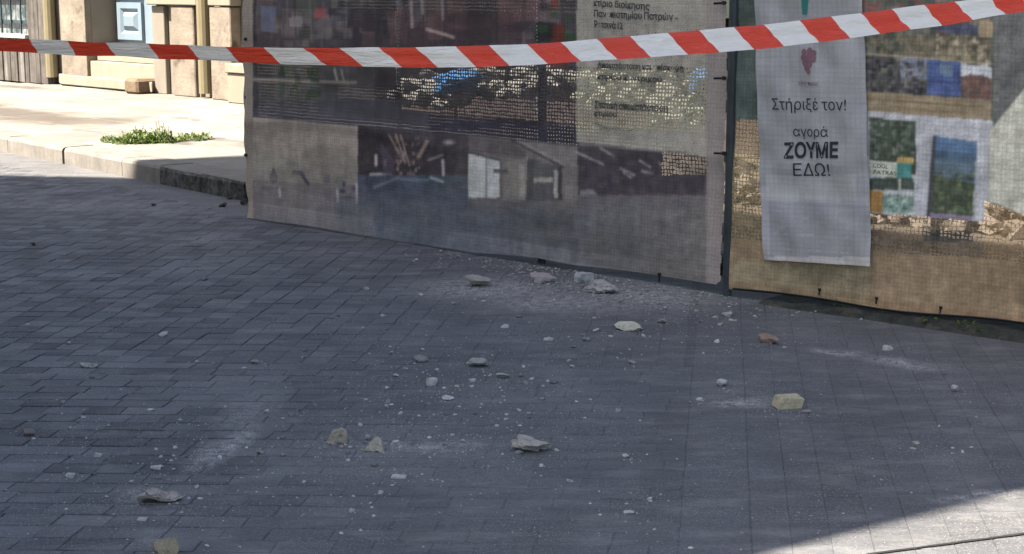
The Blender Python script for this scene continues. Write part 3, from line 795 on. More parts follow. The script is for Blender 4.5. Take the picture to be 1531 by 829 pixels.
    P.fill(hall & (y > 262), (70, 74, 88), var=.12, sc=20, seed=15)
    P.poly([(545,262),(590,262),(608,282),(550,290)], (56,62,74), a=.6); P.poly([(620,262),(690,262),(690,280),(640,284)], (60,74,82), a=.6)
    for q in ((582,203,603,240),(592,202,606,244),(599,203,612,248),(637,211,624,236),(640,212,627,236)): P.line(*q, 1.8, (122,108,104))
    P.blobs(590, 205, 628, 262, 44, 6, [(150,132,124),(112,98,100),(84,76,80)], 16)
    P.line(562, 233, 562, 247, 2.6, (168,168,176)); P.line(576, 240, 576, 248, 2.4, (140,140,150)); P.line(554, 261, 584, 260, 2.2, (156,156,158)); P.line(662, 240, 663, 262, 2.4, (150,150,156))
    P.fill(np.clip(1.4-np.hypot((x-671)/9,(y-213)/4),0,1), (118,116,122)); P.line(640, 240, 662, 232, 1.6, (120,112,114))
    P.line(560, 280, 596, 266, 2.5, (92,98,110)); P.line(600, 268, 640, 270, 2.5, (96,106,118)); P.line(644, 266, 662, 272, 2.4, (138,146,152)); P.line(700, 204, 862, 219, 1.4, (92,90,94))
    P.poly([(570,215),(590,240),(590,262),(572,262)], (72,64,78), a=.7)
    # grey corridor with the white doors
    cor = lo & (x >= 700) & (x < 864)
    P.fill(cor, (92, 88, 90), 0.0, 0.08, 30, 17)
    P.poly([(700,205),(770,213),(788,236),(748,232),(700,226)], (76,72,76))
    P.poly([(762,209),(780,212),(850,246),(838,248)], (116,112,114)); P.line(764, 209, 842, 250, 1.6, (44,42,48)); P.poly([(786,213),(862,222),(862,250),(846,246)], (100,96,98))
    P.blobs(702, 212, 860, 296, 60, 10, [(100,94,94),(80,76,80),(92,88,88)], 64, .35)
    P.poly([(790,236),(838,250),(838,300),(780,302)], (72,72,76)); P.poly([(752,244),(790,236),(786,300),(752,300)], (108,106,106))
    P.poly([(700,230),(747,240),(747,296),(700,296)], (160,164,168)); P.line(727, 236, 727, 296, 1.2, (92,94,100)); P.line(700, 228, 747, 240, 1.6, (52,52,58))
    P.rect(738, 253, 760, 259, (72,72,80)); P.rect(776, 246, 784, 298, (124,122,120)); P.rect(798, 266, 826, 273, (132,130,126)); P.rect(828, 254, 834, 296, (132,130,130)); P.rect(834, 250, 840, 300, (54,52,56)); P.rect(788, 240, 797, 300, (64,64,68))
    # dark hall right of it
    r3 = lo & (x >= 864) & (x < 1060) & (y < 292)
    P.fill(r3, (58, 54, 60), 0.0, 0.2, 30, 18)
    for q in ((862,228,902,246),(898,222,918,234),(928,252,948,262),(956,240,972,250),(960,256,976,260),(984,242,994,252),(932,258,944,266)): P.line(*q, 1.7, (138,132,138))
    P.blobs(866, 226, 1056, 290, 110, 9, [(52,48,54),(70,64,70),(46,44,48),(80,74,78)], 65, .45)
    P.rect(908, 262, 914, 288, (54,52,60)); P.poly([(868,284),(886,284),(894,292),(868,292)], (98,98,104))
    P.fill(r3 & (x > 990) & (y < 262), (60,58,60), 0.32, 0.2, 10, 19)
    # dusty bottom shared by all pictures
    ft = np.clip((y - (284 + 16*fbm(x, y, 60, 20)))/30, 0, 1)*(x > 500) 
    dusty = np.stack([67+20*(x-500)/500, 74+12*(x-500)/500, 87+2*(x-500)/500], -1)
    k = 1 + .26*(fbm(x*0.35, y, 14, 21)-.5) + .16*(fbm(x, y, 5, 22)-.5)
    P.c = P.c*(1-ft[...,None]) + dusty*k[...,None]*ft[...,None]; P.o = P.o*(1-ft)+0.0
    ft2 = np.clip((y - (335 + (x-378)*0.14))/40, 0, 1)*np.clip((x-720)/120, 0, 1)
    P.fill(ft2, (104, 100, 94), a=.5, var=.1, sc=24, seed=23)
    ft3 = np.clip((y-300)/26, 0, 1)*(x <= 560); P.fill(ft3, (88,87,92), a=.75, var=.1, sc=20, seed=24)
    # plain hems
    mot = 1 + 0.18*(fbm(x, y, 16, 90)-.5) + 0.20*(fbm(x*0.5, y, 5, 91)-.5) + 0.22*(fbm(x, y*0.15, 7, 92)-.5)
    P.c = P.c*mot[...,None]; dirt = np.clip((fbm(x, y, 45, 93)-.52)*5, 0, 1)*np.clip((y-190)/60, 0, 1); P.fill(dirt, (94, 88, 80), a=.2)
    P.fill(x < 378, (116, 109, 104), 0.0, .08, 20, 25); P.fill(np.clip((x-1054)/4, 0, 1), (112,107,108), 0.0, .08, 30, 26)
    return P
def paint_right(x, y):
    P = Print(x, y); full = np.ones(x.shape)
    P.fill(full, (72, 76, 74), 0.14, .2, 40, 31)
    P.rect(1085, -200, 1135, 180, (64, 74, 74), .16, var=.25, sc=30, seed=32)
    P.rect(1085, 180, 1300, 392, (112, 102, 82), .30, var=.15, sc=40, seed=33)
    P.rect(1290, -200, 1482, 60, (74, 76, 74), .10, var=.4, sc=14, seed=34)
    P.blobs(1288, -150, 1484, 52, 120, 14, [(60,58,66),(96,60,58),(44,46,54),(104,100,92),(58,70,64)], 35)
    # roof-scape picture and crowd picture, tilted a little
    yy = y - (x-1290)*0.075
    P.fill((x>1290)&(x<1482)&(yy>46)&(yy<84), (92,88,78), .05, .35, 9, 36)
    P.blobs(1290, 40, 1352, 104, 60, 11, [(60,66,62),(84,88,82),(52,54,52),(96,98,90)], 37)
    P.blobs(1395, 50, 1484, 104, 110, 7, [(128,122,106),(86,80,70),(64,62,54),(144,138,124)], 38)
    P.fill((x>1400)&(x<1462)&(yy>26)&(yy<40), (58,62,82), a=.9, var=.3, sc=8, seed=39); P.fill((x>1464)&(x<1484)&(yy<42)&(yy>16), (124,112,96))
    P.line(1290, 80, 1482, 96, 1.5, (128,124,112))
    P.fill((x>1290)&(x<1482)&(yy>84)&(yy<136), (66,66,70), .04, .3, 10, 40)
    P.fill((x>1346)&(x<1388)&(yy>82)&(yy<112), (104,112,132), a=.9); P.blobs(1290, 88, 1388, 146, 120, 8, [(40,42,46),(58,62,62),(100,98,92),(34,34,38),(84,86,84)], 41)
    P.fill((x>1386)&(x<1436)&(yy>82)&(yy<134), (62,76,118), a=.9, var=.2, sc=12, seed=42); P.line(1390, 122, 1436, 124, 2, (52,60,96)); P.fill((x>1404)&(x<1424)&(yy>86)&(yy<104),(82,98,118))
    P.poly([(1437,96),(1482,99),(1482,118),(1468,112),(1437,114)], (152,156,166)); P.poly([(1437,116),(1450,111),(1482,118),(1482,150),(1437,148)], (84,68,66))
    P.blobs(1437, 116, 1482, 150, 26, 7, [(70,60,60),(104,84,76),(60,64,60)], 43)
    P.fill((x>1290)&(x<1482)&(yy>136)&(yy<166), (108,100,86), .05, .1, 14, 44)
    for k in range(2):
        for i in range(34):
            xx = 1292 + i*5.4 + (38 if k else 0); 
            if xx > (1448 if k else 1476): break
            y0 = 147.5 + k*10 + (xx-1290)*0.075; P.line(xx, y0, xx+3.2, y0 + random.uniform(-1,1), 1.5, (84,70,54), a=.8)
    # white mounted boards
    P.fill((x>1296)&(x<1484)&(yy>166)&(yy<330), (138,141,150), .06, .05, 30, 45)
    P.poly([(1300,176),(1369,182),(1369,262),(1300,258)], (54,62,56), .06, .35, 7, 46); P.blobs(1300, 180, 1368, 238, 110, 7, [(50,58,52),(84,94,86),(58,66,60),(104,110,108)], 47)
    P.poly([(1343,234),(1366,236),(1366,246),(1340,243)], (146,126,86)); P.poly([(1341,243),(1363,244),(1363,267),(1341,266)], (62,108,108))
    P.poly([(1299,240),(1341,243),(1341,266),(1299,264)], (146,152,146)); P.rect(1299, 266, 1366, 284, (58,66,64), var=.4, sc=6, seed=48); P.line(1345,268,1345,282,2,(150,156,152))
    P.poly([(1299,284),(1320,286),(1318,318),(1299,316)], (132,104,66), .12); P.poly([(1320,292),(1366,294),(1366,318),(1318,318)], (104,124,120)); P.blobs(1318, 290, 1368, 318, 46, 6, [(58,84,82),(150,160,156),(86,104,104)], 49)
    P.poly([(1398,203),(1461,213),(1452,345),(1388,345)], (62,78,96), .10, .12, 20, 50)
    P.poly([(1398,203),(1461,213),(1460,232),(1397,224)], (72,92,120)); P.poly([(1397,238),(1459,244),(1456,290),(1394,286)], (86,100,108), a=.6); P.poly([(1394,262),(1457,276),(1453,328),(1389,322)], (58,66,56), .10, .4, 8, 51)
    P.blobs(1396, 256, 1456, 330, 80, 7, [(76,88,66),(48,56,46),(96,100,78),(60,60,60)], 52); P.poly([(1390,318),(1453,324),(1452,345),(1388,345)], (98,92,112)); P.line(1397, 205, 1386, 345, 3, (54,54,62))
    # pale slanting panel and dark net at the far right
    P.poly([(1486,20),(1700,20),(1700,140),(1532,132),(1486,196)], (84,86,88), .10, .2, 20, 53)
    P.poly([(1480,196),(1532,132),(1800,60),(1800,420),(1532,322),(1478,300)], (146,148,142), .10, .05, 50, 54); P.fill((y>198)&(y<206)&(x>1480), (132,130,128), a=.6)
    # warm brown foot of the sheet
    P.fill((x>1300)&(yy>318)&(x<1478), (98,88,76), .40, .15, 14, 55); P.fill((x>=1472)&(y>300+(x-1472)*0.37), (112,96,76), .42, .12, 20, 56)
    P.rect(1380, 346, 1454, 362, (58,58,58), .2, var=.3, sc=8, seed=57)
    P.fill(np.clip((yy-366)/16, 0, 1), (110,97,82), 0.0, .10, 40, 58)
    P.fill((x<1300)&(y>392), (110,102,86), 0.0, .10, 40, 59)
    P.fill((y>432+(x-1090)*0.127-14), (98,78,62), a=.35, var=.2, sc=20, seed=60)
    mot = 1 + 0.30*(fbm(x, y, 14, 95)-.5) + 0.26*(fbm(x*0.5, y, 5, 96)-.5) + 0.20*(fbm(x, y*0.15, 7, 97)-.5)
    P.c = P.c*mot[...,None]; P.o[P.o < 0.2] = 0.0
    return P

def sheet_material(name, period, thread_dark=0.82):
    t = NT(name)
    uvn = t.n('ShaderNodeUVMap').outputs['UV']
    wob = t.n('ShaderNodeTexNoise'); t.set(wob.inputs['Vector'], uvn); wob.inputs['Scale'].default_value = 26; wob.inputs['Detail'].default_value = 3
    v = t.vmath('ADD', uvn, t.vmath('MULTIPLY', t.vmath('SUBTRACT', wob.outputs['Color'], (0.5,0.5,0.5)), (0.02,0.02,0)))
    sp = t.n('ShaderNodeSeparateXYZ'); t.set(sp.inputs[0], t.vmath('MULTIPLY', v, (1/period, 1/period, 0)))
    fx = t.math('ABSOLUTE', t.math('SUBTRACT', t.math('FRACT', sp.outputs[0]), 0.5)); fy = t.math('ABSOLUTE', t.math('SUBTRACT', t.math('FRACT', sp.outputs[1]), 0.5))
    op = t.n('ShaderNodeAttribute', attribute_name='openness').outputs['Fac']
    opn = t.math('MULTIPLY', op, t.ramp(t.noise(uvn, 30, 5, 0.75), 0.32, 0.66, 0.1, 1.9))
    half = t.math('MULTIPLY', t.math('SQRT', t.math('MAXIMUM', t.math('MULTIPLY', opn, 1.7), 0.0)), 0.5)
    # rectangular holes between threads, softly irregular
    hole = t.math('MULTIPLY', t.math('MULTIPLY', t.math('LESS_THAN', fx, half), t.math('LESS_THAN', fy, half)), 0.55)   # fine scrim inside each cell
    colr = t.n('ShaderNodeAttribute', attribute_name='print').outputs['Color']
    # weave relief: slightly different colour of crossing threads
    thr = t.math('MAXIMUM', fx, fy)
    k = t.ramp(thr, 0.30, 0.5, 1.0, thread_dark)
    mp = t.n('ShaderNodeMapping'); t.set(mp.inputs['Vector'], uvn); mp.inputs['Scale'].default_value = (40, 3, 1)
    k = t.math('MULTIPLY', k, t.ramp(t.noise(mp.outputs[0], 1.0, 4, 0.6), 0.3, 0.7, 0.93, 1.07))
    mp = t.n('ShaderNodeMapping'); t.set(mp.inputs['Vector'], uvn); mp.inputs['Scale'].default_value = (3, 40, 1)
    k = t.math('MULTIPLY', k, t.ramp(t.noise(mp.outputs[0], 1.0, 4, 0.6), 0.3, 0.7, 0.94, 1.06))
    cc = t.n('ShaderNodeVectorMath', operation='SCALE'); t.set(cc.inputs[0], colr); t.set(cc.inputs['Scale'], k)
    t.base(cc.outputs['Vector']); t.rough(0.75); t.b.inputs['Specular IOR Level'].default_value = 0.15
    tp = t.n('ShaderNodeBsdfTransparent'); mx = t.n('ShaderNodeMixShader')
    t.set(mx.inputs[0], hole); t.t.links.new(t.b.outputs[0], mx.inputs[1]); t.t.links.new(tp.outputs[0], mx.inputs[2])
    t.t.links.new(mx.outputs[0], t.out.inputs['Surface'])
    return t.m
M_sheet = sheet_material('printed mesh', 0.0200)
M_text = simple('dark print', (0.05, 0.05, 0.052), 0.15, 30, 0.8, 0)
M_post = simple('dark green grey steel', (0.034, 0.042, 0.042), 0.3, 14, 0.55, 0.1)
M_tie = simple('black cable tie', (0.008, 0.008, 0.009), 0.1, 10, 0.5, 0)

fence = empty('construction_fence', A.to_tuple())
tag(fence, 'printed mesh fence on steel posts along the shaded street edge', 'fence')
def surf1(s, z):
    w = 0.012*math.sin(s*2.6+0.4)*math.sin(z*1.9+0.3) + 0.009*math.sin(s*7.1+z*2.2) + 0.006*math.sin(z*11+s*1.3)
    w += 0.02*math.exp(-((z-0.66-0.05*math.sin(s*2))**2)/0.003)*(0.5+0.5*math.sin(s*1.7))       # long sagging crease
    lift = max(0, 0.12-z)*0.35*(0.6+0.4*math.sin(s*3))                                        # foot kicks out a little
    e = math.exp(-s/0.05)*(0.012*math.sin(z*9+1)+0.010*math.sin(z*21)) 
    return A + d1*(s+e) + n1*(w+lift) + Vector((0,0,z))
def surf2(s, z):
    w = 0.012*math.sin(s*3.0+1.4)*math.sin(z*2.1+0.9) + 0.008*math.sin(s*8.3-z*2.0) + 0.005*math.sin(z*13+s*2)
    return B + d2*s + n2*(w) + Vector((0,0,z))
def grid_sheet(name, surf, s0, s1, z0f, z1, ds, dz, painter, mat, parent, origin, nrag=None):
    ns, nz = int((s1-s0)/ds), int(z1/dz)
    P = np.zeros(((ns+1)*(nz+1), 3)); UV = np.zeros(((ns+1)*(nz+1), 2)); k = 0
    for i in range(ns+1):
        s = s0 + (s1-s0)*i/ns; zb_ = z0f(s)
        for j in range(nz+1):
            z = zb_ + (z1-zb_)*j/nz; q = surf(s, z); P[k] = q; UV[k] = (s, z); k += 1
    px, py = pix(P); pr = painter(px, py)
    C3 = pr.c.reshape(ns+1, nz+1, 3)
    for _ in range(1):      # soft, ink-bled print
        C3 = (C3 + np.roll(C3,1,0) + np.roll(C3,-1,0) + np.roll(C3,1,1) + np.roll(C3,-1,1))/5
    C3 = C3*(1 + 0.10*(np.random.default_rng(3).random((ns+1, nz+1, 1))-0.5))
    col = alb(np.clip(C3.reshape(-1,3), 0, 255)); idx = np.arange((ns+1)*(nz+1)).reshape(ns+1, nz+1)
    F = np.stack([idx[:-1,:-1], idx[1:,:-1], idx[1:,1:], idx[:-1,1:]], -1).reshape(-1, 4)
    if nrag is not None:
        keep = nrag(UV[F[:,0],0], UV[F[:,0],1]); F = F[keep]
    me = bpy.data.meshes.new(name); me.from_pydata((P - np.array(origin)).tolist(), [], F.tolist()); me.update()
    a = me.attributes.new('print', 'FLOAT_COLOR', 'POINT'); a.data.foreach_set('color', np.concatenate([col, np.ones((len(col),1))], 1).ravel())
    a = me.attributes.new('openness', 'FLOAT', 'POINT'); a.data.foreach_set('value', pr.o.astype(float))
    uvl = me.uv_layers.new(name='UVMap'); li = np.zeros(len(me.loops), int); me.loops.foreach_get('vertex_index', li)
    uvl.data.foreach_set('uv', UV[li].ravel()); me.polygons.foreach_set('use_smooth', [True]*len(me.polygons))
    return link(name, me, mat, parent)
def rag1(s, z):
    edge = L1 - 0.035 - 0.05*np.clip(1-z/0.09, 0, 1)**1.2*(0.6+0.4*np.sin(z*160)) - 0.004*np.sin(z*60)
    return s < edge
sheet1 = grid_sheet('mesh_sheet', surf1, 0.0, L1-0.012, lambda s: 0.006 + 0.012*abs(math.sin(s*2.1)) + (0.034 if s > 2.2 else 0)*min(1,(s-2.2)/0.5), 2.05, 0.0072, 0.0072, paint_left, M_sheet, fence, A, rag1)
sheet1['label'] = 'left printed sheet with hall pictures and grey text'
sheet2 = grid_sheet('mesh_sheet', surf2, 0.035, L2, lambda s: 0.036+0.010*math.sin(s*5)+0.02*min(1, s/1.5), 2.05, 0.0058, 0.0058, paint_right, M_sheet, fence, A)
sheet2['label'] = 'right printed sheet with posters and a brown foot'
def local(o_): return Vector(o_) - A
def post(p, r, h, name='post'):
    m = MB(); q = local(p); m.tube(q + Vector((0,0,-0.05)), q + Vector((0,0,h)), r, 12); return m.build(name, M_post, fence, smooth=False)
post(B - n1*0.005 + d1*0.012, 0.024, 2.1)
post(A - n1*0.045 + d1*0.05, 0.022, 2.1)
post(A + d1*(hit(798, 150, A, n1)-A).dot(d1) - n1*0.07, 0.024, 2.1)
post(B + d2*(hit(1386, 430, B, n2)-B).dot(d2) - n2*0.06, 0.024, 2.1)
post(B + d2*(L2-0.05) - n2*0.05, 0.024, 2.1)
for z in (1.95,):
    m = MB(); m.tube(local(A - n1*0.075 + Vector((0,0,z))), local(B - n1*0.06 + Vector((0,0,z))), 0.018); m.build('rail', M_post, fence)
    m = MB(); m.tube(local(B - n2*0.05 + Vector((0,0,z+.05))), local(B + d2*L2 - n2*0.05 + Vector((0,0,z+.05))), 0.018); m.build('rail', M_post, fence)
def tie(p, along, l, th, parent=fence):
    m = MB(); a = along.normalized(); q = local(p)
    m.tube(q - a*l/2, q + a*l/2, th, 6); k = q + a*(l*0.32)
    m.box(k.x-th*1.7, k.x+th*1.7, k.y-th*1.7, k.y+th*1.7, k.z-th*1.7, k.z+th*1.7); return m.build('cable_tie', M_tie, parent)
for y in (-105, 5, 117, 229):
    h = hit(1081, y, A, n1); tie(h + n1*0.026, d1 + Vector((0,0,0.05)), 0.075, 0.0055)
for y in (-30, 59, 146, 232):
    h = hit(368, y, A, n1); tie(h + n1*0.006, d1 + Vector((0,0,0.1)), 0.03, 0.006)
for (x, y) in ((1148,428),(1227,436),(1312,449),(1408,463)):
    h = hit(x, y, B, n2); tie(h + n2*0.014, Vector((0,0,1)) + d2*0.1, 0.034, 0.0036)
h = hit(991, 414, A, n1); tie(h + n1*0.03, Vector((0,0,1)), 0.05, 0.005)
# bottom wire of the right sheet, dark
m = MB(); q = [surf2(0.06+i*(L2-0.1)/24, 0.041+0.010*math.sin((0.06+i*(L2-0.1)/24)*5)+0.02*min(1,(0.06+i*(L2-0.1)/24)/1.5)) for i in range(25)]
for a_, b_ in zip(q, q[1:]): m.tube(local(a_), local(b_), 0.006, 6)
m.build('hem_wire', M_tie, fence)

# ---- lettering, as flat print on the sheets
DEPS = None
def text_mesh(txt, size, bold=0.0, shear=0.0):
    cu = bpy.data.curves.new('lettering', 'FONT'); cu.body = txt; cu.size = size; cu.resolution_u = 3
    cu.offset = bold; cu.shear = shear; cu.align_x = 'LEFT'
    o = bpy.data.objects.new('lettering', cu); COL.objects.link(o)
    bpy.context.view_layer.update()
    dg = bpy.context.evaluated_depsgraph_get(); me = bpy.data.meshes.new_from_object(o.evaluated_get(dg))
    bpy.data.objects.remove(o); bpy.data.curves.remove(cu); return me
def words(txt, bold):
    out, x = [], 0.0
    for w_ in txt.split(' '):
        me = text_mesh(w_, 1.0, bold); xs = [v.co.x for v in me.vertices]; lo, hi = min(xs), max(xs)
        bm = bmesh.new(); bm.from_mesh(me); bmesh.ops.triangulate(bm, faces=bm.faces[:])
        for _ in range(2 if len(bm.faces) < 1500 else 1):
            big = [e for e in bm.edges if e.calc_length() > 0.16]
            if big: bmesh.ops.subdivide_edges(bm, edges=big, cuts=2); bmesh.ops.triangulate(bm, faces=bm.faces[:])
        bm.to_mesh(me); bm.free()
        for v in me.vertices: v.co.x += x - lo
        out.append(me); x += hi - lo + 0.30
    return out, x - 0.30
def letter(txt, surf, p0, dvec, nrm, px0, px1, py_base, px_h, parent, mat, org, bold=0.0, proud=0.003, name='lettering', tilt=0.0):
    """text whose left end stands at px0, right end at px1, baseline at py_base (photo measurements turned into sheet metres)"""
    hA, hB = hit(px0, py_base, p0, nrm), hit(px1, py_base + tilt, p0, nrm)
    sA, zA, sB, zB = (hA-p0).dot(dvec), hA.z, (hB-p0).dot(dvec), hB.z
    hh = (hit(px0, py_base - px_h, p0, nrm).z - zA)
    ms_, wid = words(txt, bold); cap = 0.73
    for me in ms_:
        for v in me.vertices:
            u = v.co.x/wid; s = sA+(sB-sA)*u; z = zA+(zB-zA)*u + v.co.y/cap*hh
            v.co = surf(s, z) + nrm*proud - org
        me.materials.clear(); me.name = name; link(name, me, mat, parent)
def L_left(txt, px0, px1, yb, h, tilt): return letter(txt, surf1, A, d1, n1, px0, px1, yb, h, sheet1, M_text, A, bold=0.022, proud=0.006, tilt=tilt)
L_left('κτίριο διοίκησης', 890, 974, 9, 10, 6)
L_left('Πανεπιστημίου Πατρών -', 890, 1014, 25, 10, 6)
L_left('Ρετσινά 12', 890, 934, 41, 10, 3)
L_left('Αποκατάσταση και επίσκεψη', 894, 1020, 101, 8, 5)
L_left('κτιρίου Κεντρικού', 894, 990, 118, 8, 5)
L_left('Στατική αποκατάσταση', 891, 1000, 161, 10, 6)
L_left('κτιρίου', 891, 925, 173, 8, 2)
M_text2 = simple('grey print', (0.10,0.11,0.11), 0.15, 30, 0.8, 0)
letter('COOL', surf2, B, d2, n2, 1303, 1326, 251, 6.5, sheet2, M_text2, A, tilt=2); letter('PATRAS', surf2, B, d2, n2, 1304, 1339, 261, 6.5, sheet2, M_text2, A, tilt=2)

# ---- the hanging pale banner
def on2(px, py, off=0.0):
    h = hit(px, py, B + n2*off, n2); return (h-B).dot(d2), h.z
OFFB = 0.03
TL, TR, BR, BL = on2(1126, -60, OFFB), on2(1287, -60, OFFB), on2(1303, 398, OFFB), on2(1142, 388, OFFB)
def bsurf(u, v):        # u across, v up (0 at the foot)
    s = (BL[0]*(1-u)+BR[0]*u)*(1-v) + (TL[0]*(1-u)+TR[0]*u)*v
    z = (BL[1]*(1-u)+BR[1]*u)*(1-v) + (TL[1]*(1-u)+TR[1]*u)*v
    w = OFFB + 0.004*math.sin(u*21+v*6+math.sin(v*9)) + 0.004*math.sin((u+v*2.2)*14) + 0.006*math.sin(u*9+v*2) + 0.005*math.sin(v*13+u*2.0) + 0.012*(1-v)*math.sin(u*3.1) + 0.010*math.exp(-((v-0.30-0.05*u)**2)/0.002)
    return B + d2*s + n2*w + Vector((0,0,z))
org_b = bsurf(0.5, 0.0)
nu, nv = 60, 150
P = np.zeros(((nu+1)*(nv+1), 3)); UVb = np.zeros(((nu+1)*(nv+1), 2)); k = 0
for i in range(nu+1):
    for j in range(nv+1):
        u, v = i/nu, j/nv; q = bsurf(u, v); P[k] = q; UVb[k] = (u*0.57, v*1.6); k += 1
px, py = pix(P); pr = Print(px, py); pr.fill(np.ones(px.shape), (109,112,119), 0.0, .10, 26, 71)
pr.fill((py > 286+(px-1140)*0.05) & (py < 300+(px-1140)*0.05), (132,134,142), a=.7)
for r_ in range(9):
    for i in range(14):
        if random.random() < .55: xx = 1156+i*9; pr.line(xx, 308+r_*8+i*.6, xx+random.uniform(3,8), 308+r_*8+i*.6, 1.2, (126,127,137), a=.6)
pr.fill(py > 384, (136,136,140)); pr.fill((py > 292) & (py < 318), (112,115,126), a=.5); pr.fill((px > 1146) & (px < 1280) & (py > 262) & (py < 300), (130,134,138), a=.5); pr.fill(fbm(px*2, py, 30, 72) > 0.55, (105,108,116), a=.35); pr.fill((px<1150)&(py>280), (134,134,146), a=.5)
colb = alb(pr.c); idx = np.arange((nu+1)*(nv+1)).reshape(nu+1, nv+1)
F = np.stack([idx[:-1,:-1], idx[1:,:-1], idx[1:,1:], idx[:-1,1:]], -1).reshape(-1, 4)
me = bpy.data.meshes.new('hanging_banner'); me.from_pydata((P-np.array(org_b)).tolist(), [], F.tolist()); me.update()
a = me.attributes.new('print', 'FLOAT_COLOR', 'POINT'); a.data.foreach_set('color', np.concatenate([colb, np.ones((len(colb),1))], 1).ravel())
a = me.attributes.new('openness', 'FLOAT', 'POINT'); a.data.foreach_set('value', pr.o.astype(float))
uvl = me.uv_layers.new(name='UVMap'); li = np.zeros(len(me.loops), int); me.loops.foreach_get('vertex_index', li); uvl.data.foreach_set('uv', UVb[li].ravel())
me.polygons.foreach_set('use_smooth', [True]*len(me.polygons))
banner = link('hanging_banner', me, sheet_material('banner cloth', 0.026, 0.88), None, org_b)
tag(banner, 'long pale banner with Greek lettering hung on the right fence sheet', 'banner')
m_b = [banner]
def buv(px, py):        # picture point -> (u, v) on the banner
    s, z = on2(px, py, OFFB); v = 0.5
    for _ in range(20):
        zl = BL[1]*(1-v)+TL[1]*v; zr = BR[1]*(1-v)+TR[1]*v; sl = BL[0]*(1-v)+TL[0]*v; sr = BR[0]*(1-v)+TR[0]*v
        u = (s-sl)/(sr-sl); zz = zl*(1-u)+zr*u; v += (z-zz)/(TL[1]-BL[1])
    return u, v
def blet(txt, px0, px1, yb, h, tilt, mat, bold=0.0, name='lettering'):
    uA, vA = buv(px0, yb); uB, vB = buv(px1, yb+tilt); vh = buv(px0, yb-h)[1]-vA
    ms_, wid = words(txt, bold)
    for me in ms_:
        for q in me.vertices:
            f = q.co.x/wid; u = uA+(uB-uA)*f; v = vA+(vB-vA)*f + q.co.y/0.73*vh
            q.co = bsurf(u, v) + n2*0.005 - org_b
        me.materials.clear(); me.name = name; link(name, me, mat, banner)
M_ink = simple('black ink', (0.022, 0.026, 0.03), 0.1, 30, 0.8, 0)
M_red = simple('red ink', (0.17, 0.09, 0.105), 0.1, 30, 0.8, 0); M_teal = simple('teal ink', (0.03, 0.16, 0.14), 0.1, 30, 0.8, 0)
blet('Στήριξέ τον!', 1156, 1268, 164, 17, 1, M_ink, 0.0)
blet('αγορά', 1187, 1240, 204, 15, 0.5, M_ink, 0.0)
blet('ΖΟΥΜΕ', 1175, 1256, 236, 22, -1, M_ink, 0.035)
blet('ΕΔΩ!', 1189, 1243, 263, 19, 0, M_ink, 0.0)
blet('αδέσποτα', 1193, 1226, 127, 6, 1, M_red, 0.0)
def bshape(pts, mat, name):
    c = [buv(*p) for p in pts]; V_ = [bsurf(u, v) + n2*0.005 - org_b for u, v in c]
    return link(name, mesh(name, V_, [tuple(range(len(V_)))]), mat, banner)
# red grape-like emblem of small rounds, and the teal mark near the top
for (cx, cy, r_) in ((1203,78,4),(1211,76,4),(1217,80,4),(1202,86,4),(1210,86,5),(1217,88,4),(1205,94,4),(1212,96,4),(1208,102,4),(1211,107,3)):
    bshape([(cx+r_*math.cos(a_*math.pi/5), cy+r_*1.25*math.sin(a_*math.pi/5)) for a_ in range(10)], M_red, 'emblem')
bshape([(1196,-34),(1212,-34),(1207,22),(1200,22)], M_teal, 'emblem')

# ---- moss and weeds at the foot of the right sheet
M_leaf = NT('weed leaf'); lp = M_leaf.n('ShaderNodeAttribute', attribute_name='tint').outputs['Fac']
M_leaf.base(M_leaf.mix(lp, (0.03,0.055,0.012), (0.13,0.17,0.035))); M_leaf.rough(0.6)
tb = M_leaf.n('ShaderNodeBsdfTranslucent'); tb.inputs['Color'].default_value = (0.12,0.2,0.03,1); mx = M_leaf.n('ShaderNodeMixShader'); mx.inputs[0].default_value = 0.25
M_leaf.t.links.new(M_leaf.b.outputs[0], mx.inputs[1]); M_leaf.t.links.new(tb.outputs[0], mx.inputs[2]); M_leaf.t.links.new(mx.outputs[0], M_leaf.out.inputs['Surface']); M_leaf = M_leaf.m
M_moss = simple('moss', (0.042, 0.044, 0.036), 0.6, 12, 0.95, 0.8, 0.03, spots=(9, 0.55, (0.075,0.068,0.055)))
def leaves(spots, name, seed, lmin, lmax, width=0.45):
    r_ = random.Random(seed); V_, F_, T_ = [], [], []
    for (c, rx, ry, h, n) in spots:
        for _ in range(n):
            th, rr = r_.uniform(0, 6.283), math.sqrt(r_.random())
            b = Vector((c.x+math.cos(th)*rr*rx, c.y+math.sin(th)*rr*ry, c.z + h*(1-rr**2)*r_.random()))
            l = r_.uniform(lmin, lmax); az = r_.uniform(0, 6.283); el = r_.uniform(-0.2, 1.2)
            d = Vector((math.cos(az)*math.cos(el), math.sin(az)*math.cos(el), math.sin(el))); s_ = d.cross(Vector((0,0,1)))
            s_ = (s_.normalized() if s_.length > .01 else Vector((1,0,0)))*l*width*0.5; up = s_.cross(d).normalized()*l*0.1
            k = len(V_); V_ += [b, b+d*l*.5+s_+up, b+d*l, b+d*l*.5-s_+up]; F_ += [(k,k+1,k+2),(k,k+2,k+3)]; T_ += [r_.random()]*4
    me = mesh(name, V_, F_); at_ = me.attributes.new('tint','FLOAT','POINT'); at_.data.foreach_set('value', T_); return me
V_, F_ = [], []
nm = 90
